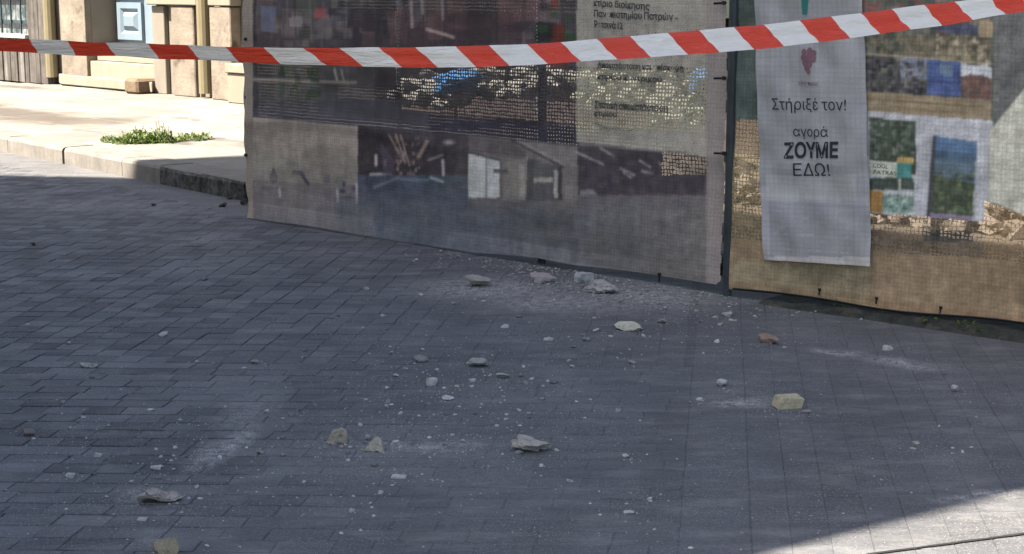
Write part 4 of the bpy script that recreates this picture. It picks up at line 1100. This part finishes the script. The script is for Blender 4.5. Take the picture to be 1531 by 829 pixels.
for i in range(nm+1):
    s = 0.25 + (L2-0.3)*i/nm; p = B + d2*s
    wv = 0.5+0.5*mnoise.noise(Vector((s*3.1, 0, 4)))
    ramp_ = min(1, max(0, (s-0.3)/0.9)); hgt = 0.014 + 0.020*ramp_ + 0.010*mnoise.noise(Vector((s*9,1,2)))
    for (o, z) in ((0.075+0.03*wv, -0.004), (0.05+0.02*wv, hgt*0.65), (0.01, hgt), (-0.12, hgt*0.9), (-0.3, 0.0)):
        V_.append((p + n2*o).to_tuple()[:2] + (z,))
for i in range(nm):
    for k in range(4): F_.append((i*5+k, (i+1)*5+k, (i+1)*5+k+1, i*5+k+1))
ms = link('moss_strip', mesh('moss_strip', V_, F_, True), M_moss); tag(ms, 'mossy dirt strip along the foot of the right fence sheet', 'moss', kind='stuff')
sp = []
for i in range(10):
    s = random.uniform(0.3, L2-0.2); p = B + d2*s + n2*random.uniform(0.0, 0.08); p.z = 0.02
    sp.append((p, 0.05, 0.03, 0.035, random.randint(4, 14)))
for (px, py, n) in ((1400,486,18),(1285,468,8)):
    p = G(px, py); p.z = 0.015; sp.append((p, 0.06, 0.04, 0.05, n))
gw = link('ground_weeds', leaves(sp, 'ground_weeds', 4, 0.012, 0.035), M_leaf); tag(gw, 'tiny weeds growing along the foot of the fence', 'weeds', kind='stuff')

# ---- two weed plants on the pavement edge
M_stem = simple('weed stem', (0.16, 0.10, 0.07), 0.2, 20, 0.7, 0)
def weed(name, label, spots, seed, stems, lmin, lmax):
    c = spots[0][0]; root = empty(name, (c.x, c.y, 0.15)); tag(root, label, 'plant', 'weeds on the pavement edge')
    loc_sp = [(q - Vector((c.x, c.y, 0.15)), a_, b_, h_, n_) for (q, a_, b_, h_, n_) in spots]
    link('foliage', leaves(loc_sp, 'foliage', seed, lmin, lmax), M_leaf, root)
    r_ = random.Random(seed)
    for (q, hh) in stems:
        b = q - Vector((c.x, c.y, 0.15)); b.z = 0
        for _ in range(3):
            tip = b + Vector((r_.uniform(-.06,.06), r_.uniform(-.05,.05), hh*r_.uniform(.7,1.1))); m = MB(); m.tube(b, tip, 0.003, 5); m.build('stem', M_stem, root)
g = lambda px, py: G(px, py, 0.15)
weed('weed_plant', 'larger bushy green weed with a red stem at the pavement edge', [(g(210,214),0.17,0.12,0.13,420),(g(240,213),0.14,0.10,0.14,340),(g(190,215),0.13,0.10,0.09,200),(g(164,213),0.08,0.07,0.04,80)], 21, [(g(240,213),.2),(g(253,212),.14),(g(205,213),.14)], 0.025, 0.06)
weed('weed_plant', 'smaller low green weed to the right of the bushy one', [(g(283,210),0.14,0.09,0.06,220),(g(306,208),0.07,0.06,0.05,80),(g(268,211),0.07,0.06,0.05,60)], 22, [(g(285,210),.08),(g(300,209),.08)], 0.02, 0.05)
# dark dirt clumps in the gutter beside the fence corner
cl_spots = [('dark_clod','dark dirt clump in the gutter left of the fence corner',334,310,13,9),('dark_clod','small dark dirt clump above the larger one in the gutter',343,299,9,6),('dark_clod','dark dirt clump against the lower left corner of the fence',365,307,12,13),('dark_clod','lone dark clod on the shaded street far left',49,368,9,7),('dark_clod','flat dark leaf scrap near the gutter',229,308,9,5)]
for i, (nm_, lab, px, py, w, h) in enumerate(cl_spots):
    p = G(px, py); y = p.y; me = clod(300+i, 2, 7, 0.25); me.name = nm_
    o = link(nm_, me, M_earth); o.location = p; o.scale = (w*y/FOC, w*0.8*y/FOC, h*0.8*y/FOC); tag(o, lab, 'dirt clod', 'dirt clods')

# ------------------------------------------------------------------ fallen stones on the street
TAN, GREY, YEL, CRM, BRN, PAL = (0.24,0.215,0.175), (0.20,0.19,0.175), (0.34,0.30,0.20), (0.37,0.36,0.27), (0.20,0.145,0.11), (0.34,0.335,0.31)
STONES = [  # px centre, py of the foot, width px, height px, colour, facets, label, yaw
 (713,433,38,20,(0.28,0.255,0.22),9,'flat grey-brown stone left of the pair nearest the fence foot',10),
 (812,427,38,17,(0.29,0.255,0.235),9,'pinkish grey oval stone second from the left along the fence foot',0),
 (899,443,48,24,(0.31,0.29,0.275),12,'pale crumbling lump against the foot of the fence',-10),
 (873,425,24,17,(0.34,0.335,0.32),6,'slab of pale plaster leaning behind the crumbling lump',30),
 (940,498,40,16,CRM,7,'flat cream slab lying alone in front of the fence post',-4),
 (1149,517,30,17,BRN,8,'reddish brown stone right of the fence post',-14),
 (1178,614,38,21,YEL,4,'blocky yellow stone, squarest of all on the right',17),
 (1079,580,17,14,(0.33,0.32,0.30),7,'small pale cube left of the blocky yellow stone',8),
 (630,544,20,13,(0.17,0.16,0.16),8,'small dark rounded stone left of the grey one in the middle',0),
 (714,552,28,17,(0.24,0.245,0.225),8,'grey rounded stone in the middle of the street',12),
 (752,567,20,10,(0.28,0.28,0.27),8,'low grey stone just right of the mid street grey stone',0),
 (645,579,15,14,PAL,6,'small upright pale chip left of the mid street grey stone',40),
 (503,668,33,26,(0.25,0.22,0.17),5,'tan broken stone with a dark side, left of the pyramid stone',18),
 (560,680,35,27,(0.28,0.26,0.21),5,'pyramid shaped tan stone in the lower middle',-8),
 (794,681,58,23,(0.29,0.265,0.235),13,'broad rough concrete lump in the lower middle right',0),
 (236,759,66,36,(0.27,0.24,0.215),16,'largest crumbled brown lump in the lower left',24),
 (247,842,40,36,(0.20,0.172,0.118),7,'tan stone cut by the bottom edge of the view',0),
 (41,655,20,14,(0.15,0.13,0.12),8,'small dark brown stone at the far left edge',0),
 (131,552,26,10,(0.33,0.32,0.29),7,'thin pale flake at the left, beyond the dark brown stone',0),
 (1429,588,13,13,PAL,7,'pale pebble at the right above the sunlit corner',0),
 (1328,526,15,10,(0.31,0.30,0.28),7,'pale pebble in the dust streak on the right',0),
 (1088,475,18,9,(0.29,0.28,0.26),7,'flat pale piece just in front of the fence post foot',0),
 (670,600,17,8,PAL,7,'thin light flake below the small upright chip',-12),
 (940,770,15,7,PAL,7,'light flake near the bottom middle right',0),
 (935,686,10,9,PAL,7,'light pebble right of the broad concrete lump',0),
 (232,703,16,7,PAL,6,'white flake above the largest crumbled lump',10),
 (213,780,15,7,PAL,6,'white flake just below the largest crumbled lump',0),
 (104,716,14,9,PAL,6,'pale chip left of the largest crumbled lump',0),
 (146,684,11,7,PAL,6,'pale chip above and left of the largest crumbled lump',0),
 (380,546,13,8,GREY,7,'small grey stone left of the middle of the street',0),
 (990,485,14,9,(0.2,0.17,0.16),7,'small dark stone right of the cream slab',0),
 (786,577,8,8,GREY,7,'tiny grey stone right of the low grey stone',0),
 (945,545,11,7,GREY,7,'small grey piece below the cream slab',0),
 (1207,618,15,6,GREY,7,'flat grey chip touching the blocky yellow stone',10),
 (596,716,22,6,PAL,6,'thin white flake below the pyramid stone',0),
 (776,681,12,8,(0.14,0.14,0.15),7,'dark pebble at the left of the broad concrete lump',0),
 (1046,600,10,6,PAL,7,'white chip left of the dust beside the yellow stone',0),
 (305,421,10,8,(0.16,0.15,0.15),7,'dark pebble on the shaded street at middle left',0),
 (755,492,12,8,PAL,7,'white pebble between the fence foot and the mid street stone',0),
 (820,510,15,5,PAL,6,'thin white flake right of the white mid street pebble',0)]
for i, (px, py, w, h, c, nf, lab, yaw) in enumerate(STONES):
    p = G(px, py - 0.18*h); y = p.y
    ww = 1.12*w*y/FOC; hh = 0.98*h*y/FOC; dd = ww*0.72
    me = clod(40+i*3, 4 if w > 24 else 2, nf, 0.02 if nf == 4 else 0.055 if nf < 10 else 0.10); me.name = 'fallen_stone'
    taper = {12: 0.40, 13: 0.80}.get(i, 0)
    for v in me.vertices:
        if taper: v.co.x = v.co.x*(1-taper*v.co.z) + 0.10*v.co.z; v.co.y *= 1-0.8*taper*v.co.z
        if i == 15: v.co.z *= 0.75 + 0.5*mnoise.noise(Vector((v.co.x*4, v.co.y*4, 9)))
    o = link('fallen_stone', me, M_stone); o.location = (p.x, p.y + dd*0.25, -0.004); o.scale = (ww, dd, hh*0.92); o.rotation_euler = (R(random.uniform(-4,4)), R(random.uniform(-5,5)), R(yaw))
    o.color = (*c, 1); tag(o, lab, 'stone', 'stones fallen on the street')

# smaller chips: countable, alike
chip_shapes = [clod(500+i, 1, 7, 0.06) for i in range(8)]
for me in chip_shapes: me.name = 'rubble_chip'; me.materials.append(M_stone)
r_ = random.Random(5)
def on_street(px, py):
    p = G(px, py)
    return (p - A).dot(n1) > 0.10 and (p - B).dot(n2) > 0.12 and kerb_dist(p.x, p.y) < -0.6
def scatter(n):
    out = []
    while len(out) < n:
        k = r_.random()
        if k < 0.30: px, py = r_.gauss(680, 120), r_.gauss(580, 70)
        elif k < 0.45: px, py = r_.gauss(480, 140), r_.gauss(660, 60)
        elif k < 0.60: px, py = r_.gauss(990, 110), r_.gauss(470, 30)
        elif k < 0.72: px, py = r_.gauss(190, 110), r_.gauss(690, 60)
        else: px, py = r_.uniform(0, 1500), r_.uniform(420, 829)
        if not (-20 < px < 1545 and 345 < py < 835) or not on_street(px, py): continue
        if px + (py-735)*1.2 > 1420 and py > 730: continue
        out.append((px, py))
    return out
for (px, py) in scatter(285):
    p = G(px, py); y = p.y; w = min(16, 4.6 + abs(r_.gauss(0, 3.8)))*(0.75 + 0.35*(py/829)); s = w*y/FOC
    o = bpy.data.objects.new('rubble_chip', r_.choice(chip_shapes)); COL.objects.link(o)
    o.location = (p.x, p.y, -0.003); o.rotation_euler = (r_.uniform(-.3,.3), r_.uniform(-.3,.3), r_.uniform(0,6.28))
    o.scale = (s, s*r_.uniform(.6,1), s*r_.uniform(.28,.65)); k = r_.uniform(.8,1.15); kc = r_.choice((('pale', PAL), ('pale', PAL), ('dull grey', GREY), ('cream tinted', (0.36,0.335,0.275)), ('dark', (0.13,0.125,0.125)))); o.color = tuple(q*k for q in kc[1]) + (1,)
    tag(o, 'small %s rubble chip scattered on the shaded paving' % kc[0], 'rubble chip', 'small %s rubble chips' % kc[0])
# finest grit
halo = []
V_, F_ = [], []
oct_ = [Vector(q) for q in ((1,0,.3),(0,1,.25),(-1,0,.35),(0,-1,.2),(0.1,0.1,1.0))]
for (px, py, w, h, *_r) in STONES:
    for _ in range(int(10 + w*1.3)): halo.append((r_.gauss(px, w*0.75), r_.gauss(py, 3 + w*0.16)))
for (cx, cy, n_, sx_, sy_) in ((240,745,160,40,12),(620,668,160,70,8),(770,440,120,70,9),(905,445,160,40,10),(1110,601,70,30,5),(340,650,110,60,30),(640,580,120,60,20)):
    for _ in range(n_): halo.append((r_.gauss(cx, sx_), r_.gauss(cy, sy_)))
halo = [q for q in halo if on_street(*q)]
for (px, py) in scatter(5200) + halo:
    p = G(px, py); s = 0.0010 + 0.0044*r_.random()**2.8*(1 if r_.random() < .9 else 1.7); a_ = r_.uniform(0, 6.28); ca_, sa_ = math.cos(a_)*s, math.sin(a_)*s; b = len(V_); el = r_.uniform(.5,1.2)
    V_ += [(p.x+q.x*ca_-q.y*sa_*el, p.y+q.x*sa_+q.y*ca_*el, -0.001+q.z*s) for q in oct_]; F_ += [(b,b+1,b+4),(b+1,b+2,b+4),(b+2,b+3,b+4),(b+3,b,b+4)]
gr = link('grit', mesh('grit', V_, F_), simple('pale grit', (0.25,0.245,0.235), 0.6, 40, 0.9, 0)); tag(gr, 'fine pale grit strewn over the shaded paving', 'grit', kind='stuff')
# crumbs heaped along the fence foot
V_, F_ = [], []
for _ in range(900):
    s_ = r_.triangular(1.7, L1+0.9, 2.9); base_ = (A + d1*s_ + n1*abs(r_.gauss(0.05, 0.20))) if s_ < L1 else (B + d2*(s_-L1) + n2*abs(r_.gauss(0.10, 0.15)))
    s = 0.002 + 0.011*r_.random()**2.5; a_ = r_.uniform(0, 6.28); ca_, sa_ = math.cos(a_)*s, math.sin(a_)*s; b = len(V_)
    V_ += [(base_.x+q.x*ca_-q.y*sa_, base_.y+q.x*sa_+q.y*ca_, -0.001+q.z*s*.9) for q in oct_]; F_ += [(b,b+1,b+4),(b+1,b+2,b+4),(b+2,b+3,b+4),(b+3,b,b+4)]
for (px_, py_, n_, sx_, sy_) in ((900,437,190,38,9),(720,434,60,34,5),(815,428,60,30,5),(985,452,120,50,7)):
    for _ in range(n_):
        base_ = G(r_.gauss(px_, sx_), r_.gauss(py_, sy_))
        if (base_ - A).dot(n1) < 0.03 and base_.x < B.x: continue
        s = 0.003 + 0.015*r_.random()**2.2; a_ = r_.uniform(0, 6.28); ca_, sa_ = math.cos(a_)*s, math.sin(a_)*s; b = len(V_); el = r_.uniform(.5, 1)
        V_ += [(base_.x+q.x*ca_-q.y*sa_*el, base_.y+q.x*sa_+q.y*ca_*el, -0.001+q.z*s*.8) for q in oct_]; F_ += [(b,b+1,b+4),(b+1,b+2,b+4),(b+2,b+3,b+4),(b+3,b,b+4)]
cr = link('crumbs', mesh('crumbs', V_, F_), simple('plaster crumbs', (0.22,0.212,0.197), 0.5, 40, 0.9, 0)); tag(cr, 'broken plaster crumbs along the foot of the fence', 'crumbs', kind='stuff')

# ------------------------------------------------------------------ barrier tape
tops = [(-420,61,),(-120,57.5),(0,58),(100,62),(240,66),(336,69.5),(394,71.3),(540,71.5),(680,70),(731,68),(788,66.5),(838,63),(892,58.5),(942,54.5),(998,49.5),(1045,45.5),(1097,41.5),(1142,37),(1195,31.5),(1242,25.5),(1287,20),(1333,14),(1381,8),(1427,2.5),(1477,-3.5),(1531,-11),(1700,-35),(1900,-66)]
bots = [(-420,82),(-120,77),(0,76.5),(100,82),(240,88),(360,93.5),(400,96),(540,100),(640,101.5),(700,101),(760,99),(820,96),(870,92.5),(970,86),(1050,80.5),(1100,76.5),(1150,72),(1225,63.5),(1315,51),(1410,38.5),(1500,22.5),(1560,13),(1730,-10),(1930,-40)]
offs = [(-420,12),(100,12.5),(220,18),(336,21),(394,26),(453,36),(566,36),(681,31),(1097,31),(1477,27),(1900,27)]
deps = [(-420,4.05),(0,4.12),(400,4.25),(700,4.4),(1100,4.75),(1531,5.16),(1900,5.5)]
def ip(tab, x): return float(np.interp(x, [q[0] for q in tab], [q[1] for q in tab]))
bounds = [-356,-299,-242,-185,-128,-71,-13,44,101,158,220,280,336,394,453,507,566,621,681,731,788,838,892,942,998,1045,1097,1142,1195,1242,1287,1333,1381,1427,1477,1521,1568,1612,1658,1702,1748,1790]
SUB, ROWS = 4, 8
cols_px, colmat = [], []
for i in range(len(bounds)-1):
    for k in range(SUB): cols_px.append(bounds[i]+(bounds[i+1]-bounds[i])*k/SUB); colmat.append(i % 2)
cols_px.append(bounds[-1])
V_, F_, MI = [], [], []
WID = 0.075
def smooth_ip(tab, x): return (ip(tab, x-18)+ip(tab, x)*2+ip(tab, x+18))/4
for xt in cols_px:
    xb = xt + ip(offs, xt); d = ip(deps, xt)
    T_ = V(xt, smooth_ip(tops, xt), d); B_ = V(xb, smooth_ip(bots, xb), d)
    dz = T_.z - B_.z; lean = math.sqrt(max(0, WID**2 - dz**2))*(0.85)
    up = ip([(-420,1),(420,1),(620,0.5),(800,-0.5),(960,-1),(1900,-1)], xt)   # +1: underside turned to the viewer, -1: upper side
    T_ = V(xt, smooth_ip(tops, xt), d - lean*up/2); B_ = V(xb, smooth_ip(bots, xb), d + lean*up/2)
    nrm = (T_-B_).cross(Vector((1,0,0))).normalized()
    cr = ip([(-420,.15),(400,.2),(700,.5),(900,1),(1900,1)], xt)
    for r in range(ROWS+1):
        f = r/ROWS; q = T_.lerp(B_, f)
        w = cr*(0.0062*math.exp(-((f-0.50-0.06*math.sin(xt/90))/0.13)**2) - 0.003*math.exp(-((f-0.22)/0.15)**2)) + 0.0022*math.sin(f*9+xt/60)*math.sin(xt/41) + 0.0014*math.sin(f*5-xt/17)*math.sin(xt/133)
        V_.append(q + nrm*w)
for c in range(len(cols_px)-1):
    for r in range(ROWS):
        a0 = c*(ROWS+1)+r; F_.append((a0, a0+1, a0+ROWS+2, a0+ROWS+1)); MI.append(colmat[c])
def tape_mat(name, c):
    t = NT(name); t.base(t.mix(t.ramp(t.noise(t.wpos(), 14, 4, 0.6), .35, .7, 0, .18), tuple(c), tuple(q*.72 for q in c))); t.rough(0.32); mpt = t.n('ShaderNodeMapping'); t.set(mpt.inputs['Vector'], t.wpos()); mpt.inputs['Scale'].default_value = (9, 9, 60); t.bump(t.noise(mpt.outputs[0], 2.0, 4, 0.6), 0.9, 0.015); t.b.inputs['Specular IOR Level'].default_value = 0.45
    tb = t.n('ShaderNodeBsdfTranslucent'); tb.inputs['Color'].default_value = (*c, 1); mx = t.n('ShaderNodeMixShader'); mx.inputs[0].default_value = 0.18
    t.t.links.new(t.b.outputs[0], mx.inputs[1]); t.t.links.new(tb.outputs[0], mx.inputs[2]); t.t.links.new(mx.outputs[0], t.out.inputs['Surface']); return t.m
org = V_[len(V_)//2]
me = mesh('barrier_tape', [v - org for v in V_], F_, True)
me.materials.append(tape_mat('tape red', (0.56, 0.048, 0.018))); me.materials.append(tape_mat('tape white', (0.66, 0.63, 0.565)))
me.polygons.foreach_set('material_index', MI)
tape = link('barrier_tape', me); tape.location = org
tag(tape, 'red and white striped plastic barrier tape stretched across the street', 'barrier tape')
# the two poles the tape is tied to, just outside the view
for (i, lab) in ((0, 'grey steel pole holding the left end of the striped tape'), (len(cols_px)-1, 'grey steel pole holding the right end of the striped tape')):
    q = V_[i*(ROWS+1)+ROWS//2]; m = MB(); m.tube((0,0,-0.02), (0,0,2.3), 0.03, 14)
    root = empty('street_pole', (q.x, q.y, 0)); tag(root, lab, 'pole', 'poles holding the tape'); m.build('shaft', M_steel, root)
    m = MB(); m.tube((0,0,2.3), (0,0,2.36), 0.036, 14); m.build('cap', M_steel, root); m = MB(); m.tube((0,0,-0.005), (0,0,0.03), 0.07, 14); m.build('foot', M_steel, root)
